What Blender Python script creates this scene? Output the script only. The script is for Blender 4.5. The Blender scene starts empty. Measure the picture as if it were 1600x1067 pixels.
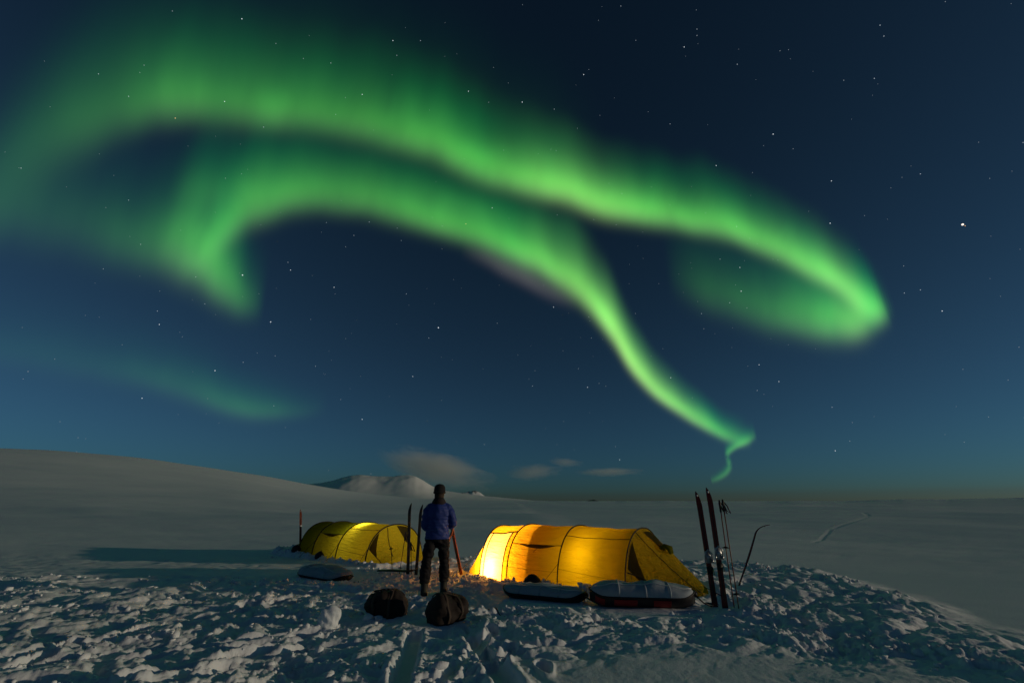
import bpy, bmesh, math, random
import numpy as np
from mathutils import Vector, Matrix

random.seed(7)
RNG = np.random.default_rng(11)
scn = bpy.context.scene
COL = scn.collection

# ------------------------------------------------------------------ camera
CAM_Z = 1.52
PITCH = math.radians(19.3)
FPX = 711.0                      # focal length in pixels of the 1600 wide photograph (16 mm)
cam = bpy.data.cameras.new('camera')
cam.lens = 16.0
cam.sensor_width = 36.0
cam.clip_start = 0.05
cam.clip_end = 1.0e6
camo = bpy.data.objects.new('camera', cam)
camo.location = (0, 0, CAM_Z)
camo.rotation_euler = (math.radians(90) + PITCH, 0, 0)
COL.objects.link(camo)
scn.camera = camo

# ------------------------------------------------------------------ world and moon
MOON_EL, MOON_AZ = math.radians(6.0), math.radians(97.0)     # low, out of the picture to the right
world = bpy.data.worlds.new('World')
scn.world = world
world.use_nodes = True
wn = world.node_tree.nodes
wl = world.node_tree.links
wn.clear()
wo = wn.new('ShaderNodeOutputWorld')
bg = wn.new('ShaderNodeBackground')
sky = wn.new('ShaderNodeTexSky')
sky.sky_type = 'NISHITA'
sky.sun_disc = False
sky.sun_elevation = MOON_EL
sky.sun_rotation = MOON_AZ
sky.altitude = 0
sky.air_density = 0.75
sky.dust_density = 0.15
sky.ozone_density = 5.0
gam = wn.new('ShaderNodeGamma')
gam.inputs['Gamma'].default_value = 1.42
hsv = wn.new('ShaderNodeHueSaturation')
hsv.inputs['Hue'].default_value = 0.468
hsv.inputs['Saturation'].default_value = 0.86
wl.new(sky.outputs['Color'], gam.inputs['Color'])
wl.new(gam.outputs['Color'], hsv.inputs['Color'])
wl.new(hsv.outputs['Color'], bg.inputs['Color'])
bg.inputs['Strength'].default_value = 0.0185
wl.new(bg.outputs['Background'], wo.inputs['Surface'])

moon = bpy.data.lights.new('moonlight', 'SUN')
moon.energy = 1.15
moon.angle = math.radians(0.5)
moon.color = (1.0, 0.80, 0.56)
mo = bpy.data.objects.new('moonlight', moon)
mdir = Vector((math.sin(MOON_AZ) * math.cos(MOON_EL), math.cos(MOON_AZ) * math.cos(MOON_EL), math.sin(MOON_EL)))
mo.rotation_euler = mdir.to_track_quat('Z', 'Y').to_euler()
COL.objects.link(mo)

scn.view_settings.view_transform = 'Standard'
scn.view_settings.look = 'None'
scn.view_settings.exposure = 0.0
scn.view_settings.gamma = 1.0
scn.view_settings.use_curve_mapping = False
scn.render.engine = 'CYCLES'
cy = scn.cycles
cy.max_bounces = 6
cy.diffuse_bounces = 3
cy.glossy_bounces = 2
cy.transmission_bounces = 4
cy.transparent_max_bounces = 96
cy.volume_bounces = 1
cy.sample_clamp_indirect = 4.0
cy.caustics_reflective = False
cy.caustics_refractive = False
cy.use_denoising = True

# ------------------------------------------------------------------ helpers
def tag(o, label=None, cat=None, group=None, kind=None):
    if label: o['label'] = label
    if cat: o['category'] = cat
    if group: o['group'] = group
    if kind: o['kind'] = kind
    return o

def empty(name, loc=(0, 0, 0), rz=0.0):
    o = bpy.data.objects.new(name, None)
    o.location = loc
    o.rotation_euler = (0, 0, rz)
    o.empty_display_size = 0.1
    COL.objects.link(o)
    return o

def link_mesh(name, me, mat, parent=None, smooth=True):
    o = bpy.data.objects.new(name, me)
    if mat is not None and not me.materials:
        me.materials.append(mat)
    if smooth and len(me.polygons):
        me.polygons.foreach_set('use_smooth', np.ones(len(me.polygons), dtype=bool))
    COL.objects.link(o)
    if parent is not None:
        o.parent = parent
    return o

def obj(name, bm, mat, parent=None, smooth=True):
    me = bpy.data.meshes.new(name)
    bmesh.ops.recalc_face_normals(bm, faces=bm.faces)
    bm.to_mesh(me)
    bm.free()
    return link_mesh(name, me, mat, parent, smooth)

def grid_mesh(name, P, closed_u=False):
    """P: (n, m, 3) array of points -> quad mesh"""
    n, m = P.shape[:2]
    me = bpy.data.meshes.new(name)
    idx = np.arange(n * m).reshape(n, m)
    a = idx[:-1, :-1]; b = idx[1:, :-1]; c = idx[1:, 1:]; d = idx[:-1, 1:]
    q = np.stack([a, b, c, d], -1).reshape(-1, 4)
    if closed_u:
        q2 = np.stack([idx[-1, :-1], idx[0, :-1], idx[0, 1:], idx[-1, 1:]], -1)
        q = np.concatenate([q, q2])
    me.vertices.add(n * m)
    me.vertices.foreach_set('co', P.reshape(-1).astype(np.float32))
    me.loops.add(q.size)
    me.loops.foreach_set('vertex_index', q.reshape(-1).astype(np.int32))
    me.polygons.add(len(q))
    me.polygons.foreach_set('loop_start', (np.arange(len(q)) * 4).astype(np.int32))
    me.polygons.foreach_set('loop_total', np.full(len(q), 4, dtype=np.int32))
    me.update(calc_edges=True)
    return me

def add_tube(bm, pts, rad, seg=6, cap=True):
    pts = [Vector(p) for p in pts]
    n = len(pts)
    rads = rad if isinstance(rad, (list, tuple)) else [rad] * n
    rings = []
    prev = None
    for i, p in enumerate(pts):
        t = (pts[min(i + 1, n - 1)] - pts[max(i - 1, 0)])
        if t.length < 1e-9: t = Vector((0, 0, 1))
        t.normalize()
        if prev is None:
            ref = Vector((1, 0, 0)) if abs(t.x) < 0.8 else Vector((0, 1, 0))
            nx = (ref - t * ref.dot(t)).normalized()
        else:
            nx = (prev - t * prev.dot(t)).normalized()
        prev = nx
        ny = t.cross(nx)
        r = rads[i]
        rx, ry = r if isinstance(r, tuple) else (r, r)
        rings.append([bm.verts.new(p + nx * (math.cos(2 * math.pi * k / seg) * rx) + ny * (math.sin(2 * math.pi * k / seg) * ry)) for k in range(seg)])
    for i in range(n - 1):
        for k in range(seg):
            bm.faces.new((rings[i][k], rings[i][(k + 1) % seg], rings[i + 1][(k + 1) % seg], rings[i + 1][k]))
    if cap:
        bm.faces.new(list(reversed(rings[0])))
        bm.faces.new(rings[-1])
    return rings

def add_box(bm, c, s, rot=None):
    m = Matrix.Translation(Vector(c)) @ (rot.to_4x4() if rot else Matrix.Identity(4)) @ Matrix.Diagonal((s[0], s[1], s[2], 1))
    return bmesh.ops.create_cube(bm, size=1.0, matrix=m)

def add_ball(bm, c, r, sub=2):
    s = r if isinstance(r, (tuple, list)) else (r, r, r)
    m = Matrix.Translation(Vector(c)) @ Matrix.Diagonal((s[0], s[1], s[2], 1))
    return bmesh.ops.create_icosphere(bm, subdivisions=sub, radius=1.0, matrix=m)

def remeshed(name, bm, mat, parent, voxel, smooth_it=4):
    """join overlapping shapes into one continuous skin"""
    o = obj(name, bm, mat, None)
    md = o.modifiers.new('r', 'REMESH'); md.mode = 'VOXEL'; md.voxel_size = voxel
    ms = o.modifiers.new('s', 'SMOOTH'); ms.iterations = smooth_it; ms.factor = 0.5
    dg = bpy.context.evaluated_depsgraph_get()
    me = bpy.data.meshes.new_from_object(o.evaluated_get(dg))
    me.name = name
    old = o.data
    bpy.data.objects.remove(o)
    bpy.data.meshes.remove(old)
    me.materials.clear()
    me.materials.append(mat)
    return link_mesh(name, me, mat, parent)

def crease(o, amp, f, seed):
    '''folds worked into cloth along its normals'''
    me = o.data
    n = len(me.vertices)
    co = np.empty(n * 3, np.float32); me.vertices.foreach_get('co', co); co = co.reshape(-1, 3)
    no = np.empty(n * 3, np.float32); me.vertices.foreach_get('normal', no); no = no.reshape(-1, 3)
    x, y, z = co[:, 0], co[:, 1], co[:, 2]
    g = perlin(x * f + 0.5 * z * f, z * f * 1.6 - y * f, seed) + 0.6 * perlin(y * f * 1.7 + x * f * 0.6, z * f * 2.4 + x * f, seed + 1)
    g = g - 0.8 * np.abs(perlin((x + y) * f * 0.9, z * f * 1.3 + x * f * 0.7, seed + 2))
    co = co + no * (amp * g)[:, None]
    me.vertices.foreach_set('co', co.reshape(-1).astype(np.float32)); me.update()
    return o

# numpy gradient noise
_perm = np.random.default_rng(5).permutation(4096).astype(np.int64)
_gang = np.random.default_rng(6).random(4096) * 2 * math.pi
_gx, _gy = np.cos(_gang), np.sin(_gang)
def perlin(x, y, seed=0):
    x = np.asarray(x, float) + seed * 37.17; y = np.asarray(y, float) + seed * 11.73
    xi = np.floor(x).astype(np.int64); yi = np.floor(y).astype(np.int64)
    xf = x - xi; yf = y - yi
    u = xf * xf * xf * (xf * (xf * 6 - 15) + 10); v = yf * yf * yf * (yf * (yf * 6 - 15) + 10)
    def g(ix, iy, dx, dy):
        h = _perm[(_perm[ix & 4095] + iy) & 4095]
        return _gx[h] * dx + _gy[h] * dy
    a = g(xi, yi, xf, yf); b = g(xi + 1, yi, xf - 1, yf)
    c = g(xi, yi + 1, xf, yf - 1); d = g(xi + 1, yi + 1, xf - 1, yf - 1)
    return ((a * (1 - u) + b * u) * (1 - v) + (c * (1 - u) + d * u) * v) * 1.5

def cells(x, y, seed=0):
    '''distance to the nearest and second nearest seed point and a random number per cell'''
    x = x + seed * 17.3; y = y + seed * 5.9
    xi = np.floor(x).astype(np.int64); yi = np.floor(y).astype(np.int64)
    f1 = np.full(x.shape, 9.0); f2 = np.full(x.shape, 9.0); idv = np.zeros(x.shape)
    for dx in (-1, 0, 1):
        for dy in (-1, 0, 1):
            cx = xi + dx; cy_ = yi + dy
            h = _perm[(_perm[cx & 4095] + cy_) & 4095]
            px = cx + (h % 61) / 61.0; py = cy_ + ((h // 61) % 67) / 67.0
            d = np.hypot(x - px, y - py)
            near = d < f1
            f2 = np.where(near, f1, np.minimum(f2, d)); idv = np.where(near, (h % 97) / 97.0, idv); f1 = np.minimum(f1, d)
    return f1, f2, idv

def sst(a, b, x):
    t = np.clip((x - a) / (b - a), 0, 1)
    return t * t * (3 - 2 * t)

# pixel of the photograph -> unit ray, azimuth and elevation (survey of directions)
CP, SP = math.cos(PITCH), math.sin(PITCH)
def ray(px, py):
    a = (np.asarray(px, float) - 800) / FPX; b = (533.5 - np.asarray(py, float)) / FPX
    d = np.stack([a, CP - b * SP, SP + b * CP], -1)
    return d / np.linalg.norm(d, axis=-1, keepdims=True)
def azel(px, py):
    d = ray(px, py)
    return np.arctan2(d[..., 0], d[..., 1]), np.arctan2(d[..., 2], np.hypot(d[..., 0], d[..., 1]))

# ------------------------------------------------------------------ materials
def new_mat(name):
    m = bpy.data.materials.new(name)
    m.use_nodes = True
    nt = m.node_tree
    nt.nodes.clear()
    out = nt.nodes.new('ShaderNodeOutputMaterial')
    return m, nt, out

def mat_plain(name, col, rough=0.6, var=0.25, scale=14.0, metal=0.0, bump=0.15, bscale=60.0, spec=0.3):
    m, nt, out = new_mat(name)
    p = nt.nodes.new('ShaderNodeBsdfPrincipled')
    tc = nt.nodes.new('ShaderNodeTexCoord')
    n = nt.nodes.new('ShaderNodeTexNoise'); n.inputs['Scale'].default_value = scale; n.inputs['Detail'].default_value = 5
    mx = nt.nodes.new('ShaderNodeMix'); mx.data_type = 'RGBA'
    mx.inputs[6].default_value = (*[c * (1 - var) for c in col], 1)
    mx.inputs[7].default_value = (*[min(1, c * (1 + var)) for c in col], 1)
    nt.links.new(tc.outputs['Object'], n.inputs['Vector'])
    nt.links.new(n.outputs['Fac'], mx.inputs[0])
    nt.links.new(mx.outputs[2], p.inputs['Base Color'])
    p.inputs['Roughness'].default_value = rough
    p.inputs['Metallic'].default_value = metal
    p.inputs['Specular IOR Level'].default_value = spec
    if bump:
        n2 = nt.nodes.new('ShaderNodeTexNoise'); n2.inputs['Scale'].default_value = bscale; n2.inputs['Detail'].default_value = 4
        b = nt.nodes.new('ShaderNodeBump'); b.inputs['Strength'].default_value = bump; b.inputs['Distance'].default_value = 0.01
        nt.links.new(tc.outputs['Object'], n2.inputs['Vector'])
        nt.links.new(n2.outputs['Fac'], b.inputs['Height'])
        nt.links.new(b.outputs['Normal'], p.inputs['Normal'])
    nt.links.new(p.outputs['BSDF'], out.inputs['Surface'])
    return m

def mat_snow(name, bump=0.55):
    m, nt, out = new_mat(name)
    p = nt.nodes.new('ShaderNodeBsdfPrincipled')
    g = nt.nodes.new('ShaderNodeNewGeometry')
    n = nt.nodes.new('ShaderNodeTexNoise'); n.inputs['Scale'].default_value = 0.7; n.inputs['Detail'].default_value = 6
    cr = nt.nodes.new('ShaderNodeMix'); cr.data_type = 'RGBA'
    cr.inputs[6].default_value = (0.70, 0.76, 0.80, 1); cr.inputs[7].default_value = (0.80, 0.84, 0.86, 1)
    nt.links.new(g.outputs['Position'], n.inputs['Vector'])
    nt.links.new(n.outputs['Fac'], cr.inputs[0])
    nt.links.new(cr.outputs[2], p.inputs['Base Color'])
    p.inputs['Roughness'].default_value = 0.75
    p.inputs['Specular IOR Level'].default_value = 0.12
    n2 = nt.nodes.new('ShaderNodeTexNoise'); n2.inputs['Scale'].default_value = 34.0; n2.inputs['Detail'].default_value = 8; n2.inputs['Roughness'].default_value = 0.65
    b = nt.nodes.new('ShaderNodeBump'); b.inputs['Strength'].default_value = bump; b.inputs['Distance'].default_value = 0.012
    nt.links.new(g.outputs['Position'], n2.inputs['Vector'])
    nt.links.new(n2.outputs['Fac'], b.inputs['Height'])
    nt.links.new(b.outputs['Normal'], p.inputs['Normal'])
    nt.links.new(p.outputs['BSDF'], out.inputs['Surface'])
    return m

def mat_fabric(name, col, tcol, mix=0.5, wr=0.5):
    """thin coated nylon: reflects and lets light through"""
    m, nt, out = new_mat(name)
    d = nt.nodes.new('ShaderNodeBsdfDiffuse'); t = nt.nodes.new('ShaderNodeBsdfTranslucent')
    ms = nt.nodes.new('ShaderNodeMixShader'); ms.inputs[0].default_value = mix
    tc = nt.nodes.new('ShaderNodeTexCoord')
    n = nt.nodes.new('ShaderNodeTexNoise'); n.inputs['Scale'].default_value = 3.5; n.inputs['Detail'].default_value = 6
    for node, c in ((d, col), (t, tcol)):
        mx = nt.nodes.new('ShaderNodeMix'); mx.data_type = 'RGBA'
        mx.inputs[6].default_value = (*[k * 0.86 for k in c], 1)
        mx.inputs[7].default_value = (*[min(1, k * 1.12) for k in c], 1)
        nt.links.new(n.outputs['Fac'], mx.inputs[0])
        nt.links.new(mx.outputs[2], node.inputs['Color'])
    nt.links.new(tc.outputs['Object'], n.inputs['Vector'])
    mp = nt.nodes.new('ShaderNodeMapping'); mp.inputs['Scale'].default_value = (1.2, 5.0, 7.0); mp.inputs['Rotation'].default_value = (0.2, 0.35, 0.1)
    n2 = nt.nodes.new('ShaderNodeTexNoise'); n2.inputs['Scale'].default_value = 2.2; n2.inputs['Detail'].default_value = 3; n2.inputs['Distortion'].default_value = 0.6
    b = nt.nodes.new('ShaderNodeBump'); b.inputs['Strength'].default_value = wr; b.inputs['Distance'].default_value = 0.06
    nt.links.new(tc.outputs['Object'], mp.inputs['Vector'])
    nt.links.new(mp.outputs['Vector'], n2.inputs['Vector'])
    nt.links.new(n2.outputs['Fac'], b.inputs['Height'])
    nt.links.new(b.outputs['Normal'], d.inputs['Normal']); nt.links.new(b.outputs['Normal'], t.inputs['Normal'])
    nt.links.new(d.outputs['BSDF'], ms.inputs[1]); nt.links.new(t.outputs['BSDF'], ms.inputs[2])
    nt.links.new(ms.outputs['Shader'], out.inputs['Surface'])
    return m

def mat_emit(name, col, strength):
    m, nt, out = new_mat(name)
    e = nt.nodes.new('ShaderNodeEmission')
    e.inputs['Color'].default_value = (*col, 1); e.inputs['Strength'].default_value = strength
    nt.links.new(e.outputs['Emission'], out.inputs['Surface'])
    m.cycles.emission_sampling = 'NONE'
    return m

M = {}
M['snow'] = mat_snow('snow')
M['far_snow'] = mat_snow('far_snow', 0.0)
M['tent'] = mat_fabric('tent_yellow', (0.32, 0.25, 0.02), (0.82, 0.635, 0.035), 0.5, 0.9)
M['tent_dim'] = mat_fabric('tent_yellow_dimmed', (0.24, 0.20, 0.02), (0.42, 0.36, 0.02), 0.42, 0.9)  # darker copy of the tent fabric: weak light at the sloping end put into colour
M['door'] = mat_fabric('door_pale', (0.42, 0.36, 0.12), (0.95, 0.84, 0.45), 0.55, 0.6)  # paler fabric; white heat of the porch lamp partly put into its tint
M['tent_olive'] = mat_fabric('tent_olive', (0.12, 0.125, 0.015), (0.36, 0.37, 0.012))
M['inner'] = mat_fabric('inner_yellow', (0.75, 0.53, 0.10), (0.82, 0.55, 0.06), 0.45, 0.2)
M['mesh'] = mat_fabric('vent_mesh', (0.05, 0.05, 0.02), (0.16, 0.12, 0.01), 0.4, 0.2)
M['sleeve'] = mat_plain('sleeve', (0.03, 0.025, 0.012), 0.7)
M['cord'] = mat_plain('cord', (0.02, 0.018, 0.015), 0.7, bump=0)
M['black'] = mat_plain('black', (0.012, 0.012, 0.013), 0.55)
M['cover'] = mat_plain('sled_cover', (0.33, 0.38, 0.42), 0.7, 0.15, 9, bump=0.4, bscale=25)
M['hull'] = mat_plain('hull', (0.02, 0.018, 0.018), 0.4)
M['red'] = mat_plain('red', (0.26, 0.015, 0.015), 0.5)
M['duffel'] = mat_plain('duffel', (0.020, 0.014, 0.011), 0.8, 0.4, 9, bump=0.5, bscale=22)
M['strap'] = mat_plain('strap', (0.06, 0.042, 0.03), 0.75)
M['ski_red'] = mat_plain('ski_red', (0.11, 0.016, 0.014), 0.4)
M['ski_dark'] = mat_plain('ski_dark', (0.03, 0.015, 0.014), 0.35)
M['ski_orange'] = mat_plain('ski_orange', (0.20, 0.05, 0.02), 0.45)
M['ski_base'] = mat_plain('ski_base', (0.055, 0.045, 0.04), 0.4)
M['metal'] = mat_plain('metal', (0.45, 0.46, 0.47), 0.35, 0.1, metal=0.6, bump=0)
M['white'] = mat_plain('white', (0.62, 0.63, 0.62), 0.5, 0.1)
M['jacket'] = mat_plain('jacket', (0.018, 0.040, 0.20), 0.6, 0.2, 10)
M['trousers'] = mat_plain('trousers', (0.006, 0.0055, 0.007), 0.8, 0.4)
M['boots'] = mat_plain('boots', (0.035, 0.035, 0.025), 0.7, 0.4)
M['skin'] = mat_plain('skin', (0.42, 0.25, 0.18), 0.55, 0.1)
M['hat'] = mat_plain('hat', (0.012, 0.011, 0.012), 0.9, 0.3, 40, bump=0.6, bscale=90)
M['hair'] = mat_plain('hair', (0.03, 0.018, 0.01), 0.7)
M['collar'] = mat_plain('collar', (0.018, 0.012, 0.014), 0.8)
M['rock'] = mat_plain('rock', (0.06, 0.06, 0.065), 0.8, 0.4, 0.004, bump=0)

# ------------------------------------------------------------------ terrain
_lpx = np.array([-260, 0, 100, 200, 300, 400, 480, 560, 640, 720, 800, 1000, 1150, 1300, 1450, 1600, 1800])
_lpy = np.array([692, 700, 704, 713, 726, 741, 756, 769, 777, 781, 782.4, 782.6, 782.5, 781.2, 779.2, 776.2, 772])
_taz, _tel = azel(_lpx, _lpy)
_taz = np.concatenate([[-2.6, -1.9, -1.3], _taz, [1.6, 2.2]])
_tel = np.concatenate([[0, 0.012, 0.06], np.maximum(_tel, 0), [0.012, 0]])
_daz = np.linspace(-math.pi, math.pi, 1441)
_del = np.interp(_daz, _taz, _tel)
_gk = np.exp(-(np.arange(-30, 31) / 10.0) ** 2); _gk /= _gk.sum()
_tel = np.convolve(np.pad(_del, 30, mode='edge'), _gk, mode='valid'); _taz = _daz
_traz = np.radians([-180, -60, -25, -5, 10, 20, 60, 180]); _trr = np.array([500, 520, 800, 2500, 3000, 1500, 1200, 1000])

_dR = np.interp(_daz, _traz, _trr)
_gk2 = np.exp(-(np.arange(-60, 61) / 22.0) ** 2); _gk2 /= _gk2.sum()
_dR = np.convolve(np.pad(_dR, 60, mode='edge'), _gk2, mode='valid')

def base_z(y):
    return -0.025 * (np.clip(y, -8, 15.5) - 8.85)

def camp_d(x, y):
    wob = 0.35 * perlin(x * 0.5, y * 0.5, 3) + 0.18 * perlin(x * 1.7, y * 1.7, 4)
    xb = np.interp(y, [-10, 3, 5.8, 7.9, 12.5, 14, 16.0], [6.2, 5.5, 5.75, 6.5, 8.2, 7.2, 4.2])
    yb = 16.4 + 0.25 * np.sin(x * 0.3)
    return np.minimum(yb - y, xb - x) + wob

# ski and sled tracks on the foreground: ((x, y), (x, y), width, depth)
TRACKS = [((-1.15, 6.3), (-0.90, 4.3), 0.10, 0.085), ((-0.50, 6.1), (0.02, 4.2), 0.11, 0.10), ((-0.20, 6.2), (-0.62, 4.2), 0.06, 0.03),
          ((1.1, 6.0), (-0.45, 5.0), 0.05, 0.03), ((-3.9, 5.0), (-2.2, 6.2), 0.08, 0.05), ((-3.6, 4.4), (-1.8, 5.7), 0.09, 0.055),
          ((-4.6, 5.4), (-2.9, 6.9), 0.08, 0.05), ((-2.9, 4.2), (-1.7, 5.2), 0.08, 0.05), ((-3.2, 4.2), (-2.4, 5.6), 0.1, 0.05), ((16.5, 27.3), (24, 37), 0.15, 0.016), ((23.6, 36.4), (36, 49), 0.18, 0.018), ((35.5, 48.5), (49, 68), 0.22, 0.02)]
PRINTS = []
_pr = random.Random(21)
for (pa, pb) in (((-1.3, 8.2), (-2.9, 4.3)), ((-1.0, 8.0), (0.2, 4.6)), ((-1.6, 9.4), (-3.6, 10.4)), ((-0.9, 9.2), (-0.3, 9.9)), ((3.4, 7.2), (0.6, 6.4)), ((-2.0, 8.6), (-5.6, 7.2)),
                 ((-5.6, 7.2), (-7.6, 4.8)), ((3.2, 7.0), (4.4, 4.6)), ((-2.2, 11.0), (-1.5, 9.3)), ((2.9, 6.6), (2.3, 5.4)), ((-0.6, 7.6), (1.4, 6.9)), ((-3.4, 9.2), (-4.6, 4.9)), ((3.6, 8.4), (5.0, 8.2))):
    n_ = max(int(math.hypot(pb[0] - pa[0], pb[1] - pa[1]) / 0.36), 2)
    ang = math.atan2(pb[1] - pa[1], pb[0] - pa[0])
    for i_ in range(n_):
        k_ = (i_ + 0.5) / n_; sd_ = 0.13 * (1 if i_ % 2 else -1) + _pr.uniform(-0.05, 0.05)
        PRINTS.append((pa[0] + (pb[0] - pa[0]) * k_ - math.sin(ang) * sd_, pa[1] + (pb[1] - pa[1]) * k_ + math.cos(ang) * sd_, ang + _pr.uniform(-0.35, 0.35)))
FLAT = [(-1.4, 8.95, 0.45), (-1.72, 7.2, 0.42), (-0.84, 6.75, 0.42), (2.0, 7.75, 0.95), (0.5, 8.3, 0.8), (-4.0, 11.0, 0.9),
        (3.1, 7.66, 0.35), (-2.3, 11.6, 0.4), (4.4, 9.9, 0.3)]
BT_O, BT_A = np.array([0.437, 10.908]), math.radians(-38.4)
ST_O, ST_A = np.array([-5.79, 16.67]), math.radians(-43.4)

def seg_d(x, y, a, b):
    ax, ay = a; bx, by = b
    vx, vy = bx - ax, by - ay
    t = np.clip(((x - ax) * vx + (y - ay) * vy) / (vx * vx + vy * vy), 0, 1)
    return np.hypot(x - ax - t * vx, y - ay - t * vy), t

def tent_d(x, y, o, a, u0, u1, w):
    ca, sa = math.cos(a), math.sin(a)
    dx, dy = x - o[0], y - o[1]
    u = dx * ca + dy * sa; v = -dx * sa + dy * ca
    du = np.maximum(np.maximum(u0 - u, u - u1), 0); dv = np.maximum(np.abs(v) - w, 0)
    return np.hypot(du, dv)

def terrain(x, y):
    x = np.asarray(x, float); y = np.asarray(y, float)
    r = np.hypot(x, y); az = np.arctan2(x, y)
    z = base_z(y)
    d = camp_d(x, y)
    m = sst(-0.7, 0.9, d)
    inner = sst(0.2, 1.6, d)
    # the trodden camp stands a little proud of the plain
    z = z - (0.16 + 0.10 * sst(2, 6, x)) * (1 - m)
    near = np.clip((28 - r) / 6, 0, 1)
    # smooth places: the wind-packed patch in front and the far left strip
    patch = np.exp(-(((x - 1.55) / 1.7) ** 2 + ((y - 4.4 - 0.1 * (x - 1)) / 1.15) ** 2) ** 3)
    patch = np.maximum(patch, 0.85 * np.exp(-(((x - 3.1) / 1.3) ** 2 + ((y - 4.5) / 0.7) ** 2) ** 2))
    strip = sst(-2.5, -4.5, x) * sst(10.0, 12.5, y) * 0.75
    behind = sst(3.2, 1.0, y)
    rough = m * (1 - 0.93 * patch) * (1 - strip) * (1 - 0.9 * behind)
    wx = x + 0.25 * perlin(x * 1.1, y * 1.1, 21); wy = y + 0.25 * perlin(x * 1.1, y * 1.1, 22)
    lum = 0.07 * perlin(wx * 0.9, wy * 0.9, 1) + 0.045 * perlin(wx * 1.9, wy * 1.9, 2)
    dense = sst(-0.35, 0.35, perlin(x * 0.6, y * 0.6, 8))
    fade = np.clip((15 - r) / 6, 0.25, 1)
    if x.size > 4:
        wx2 = wx + 0.06 * perlin(x * 5, y * 5, 23); wy2 = wy + 0.06 * perlin(x * 5, y * 5, 24)
        for (fr, amp, thr, sd) in ((3.2, 0.032, 0.55, 1), (7.0, 0.024, 0.50, 2), (14.0, 0.016, 0.42, 3)):
            f1, f2, idv = cells(wx2 * fr, wy2 * fr, sd)
            on = np.clip((idv - thr) / (1 - thr), 0, 1) ** 0.7
            lum = lum + amp * on * sst(0.02, 0.34, f2 - f1) * (0.45 + 0.75 * dense) * (fade if fr > 4 else 1)
    c1 = perlin(wx * 4.2, wy * 4.2, 5)
    lum += 0.030 * c1 - 0.05 * np.maximum(-c1 - 0.15, 0)
    lum += 0.016 * perlin(wx * 9.0, wy * 9.0, 6) * fade
    lum += (0.010 * perlin(x * 21, y * 21, 7) + 0.005 * perlin(x * 44, y * 44, 9)) * fade
    # wind ribs running away to the right
    rib = perlin((x * 0.55 + y * 0.83) * 0.7, (x * 0.83 - y * 0.55) * 3.0, 12)
    lum += 0.05 * np.abs(rib) * sst(1.5, 3.5, x)
    z = z + lum * rough * near
    for (fx, fy, fa) in PRINTS:
        near_p = (np.abs(x - fx) < 0.3) & (np.abs(y - fy) < 0.3)
        if not near_p.any(): continue
        X = x[near_p] - fx; Y = y[near_p] - fy
        U = X * math.cos(fa) + Y * math.sin(fa); V = -X * math.sin(fa) + Y * math.cos(fa)
        q = np.hypot(U / 0.15, V / (0.062 - 0.012 * np.sin(U * 14)))
        z[near_p] += -0.075 * sst(1.12, 0.75, q) + 0.022 * np.exp(-((q - 1.35) / 0.25) ** 2)
    for (a, b, w, dep) in TRACKS:
        dd, t = seg_d(x, y, a, b)
        e = sst(0, 0.12, t) * sst(1, 0.9, t)
        kf = (0.9 * e * sst(w * 1.25, w * 0.8, dd)) * (y < 20)
        z = z * (1 - kf) + base_z(y) * kf
        z = z - dep * e * sst(w, w * 0.6, dd + 0.012 * perlin(x * 7, y * 7, 14)) + 0.35 * dep * e * np.exp(-((dd - w * 1.35) / (w * 0.4)) ** 2)
    # level ground under the things that stand in camp
    for (fx, fy, fr) in FLAT:
        k = sst(fr * 1.35, fr * 0.7, np.hypot(x - fx, y - fy))
        z = z * (1 - 0.85 * k) + base_z(y) * 0.85 * k
    for (o, a, u0, u1, w) in ((BT_O, BT_A, -1.5, 3.6, 0.88), (ST_O, ST_A, -2.45, 4.0, 0.93)):
        dd = tent_d(x, y, o, a, u0, u1, w)
        k = sst(0.35, 0.05, dd)
        z = z * (1 - k) + (base_z(y) - 0.0) * k
        # snow shovelled on to the flaps
        z = z + (0.07 + 0.07 * perlin(x * 3.1, y * 3.1, 15) + 0.035 * perlin(x * 8, y * 8, 16)) * np.exp(-((dd - 0.16) / 0.13) ** 2)
    # wind-packed plain with low sastrugi
    pl = 1 - m
    far = sst(10, 30, r)
    st = 0.05 * perlin(x * 0.16 + 0.1 * y, y * 0.34, 31) * sst(200, 60, r) + 0.16 * perlin(x * 0.05 + 0.03 * y, y * 0.10, 32) * sst(600, 200, r)
    st = st + 0.7 * perlin(x * 0.010, y * 0.026, 33) * sst(3000, 800, r) + 0.022 * np.abs(perlin(x * 0.5 + 0.5 * y, y * 1.1 - x * 0.2, 34)) * sst(60, 25, r)
    z = z + 1.5 * st * np.maximum(pl * 0.8, 0) * np.maximum(far, 0.35)
    # snow hills on the skyline
    el = np.interp(az, _taz, _tel)
    el = el + sst(0.05, 0.25, az) * (0.0011 * perlin(az * 9, 0 * az + 0.3, 91) + 0.0005 * perlin(az * 31, 0 * az + 0.3, 92) + 0.0006)
    R = np.interp(az, _daz, _dR)
    s = np.clip((r - 25) / (R - 25), 0, 1.0)
    prof = 0.5 * s * s * (3 - 2 * s) + 0.5 * s ** 1.5
    fall = 1 - 0.6 * sst(1.0, 2.6, r / R)
    z = z + (CAM_Z * 1.0 * (el > 0.004) * np.clip(el / 0.03, 0, 1) + np.tan(el) * R) * prof * fall
    return z

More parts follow.
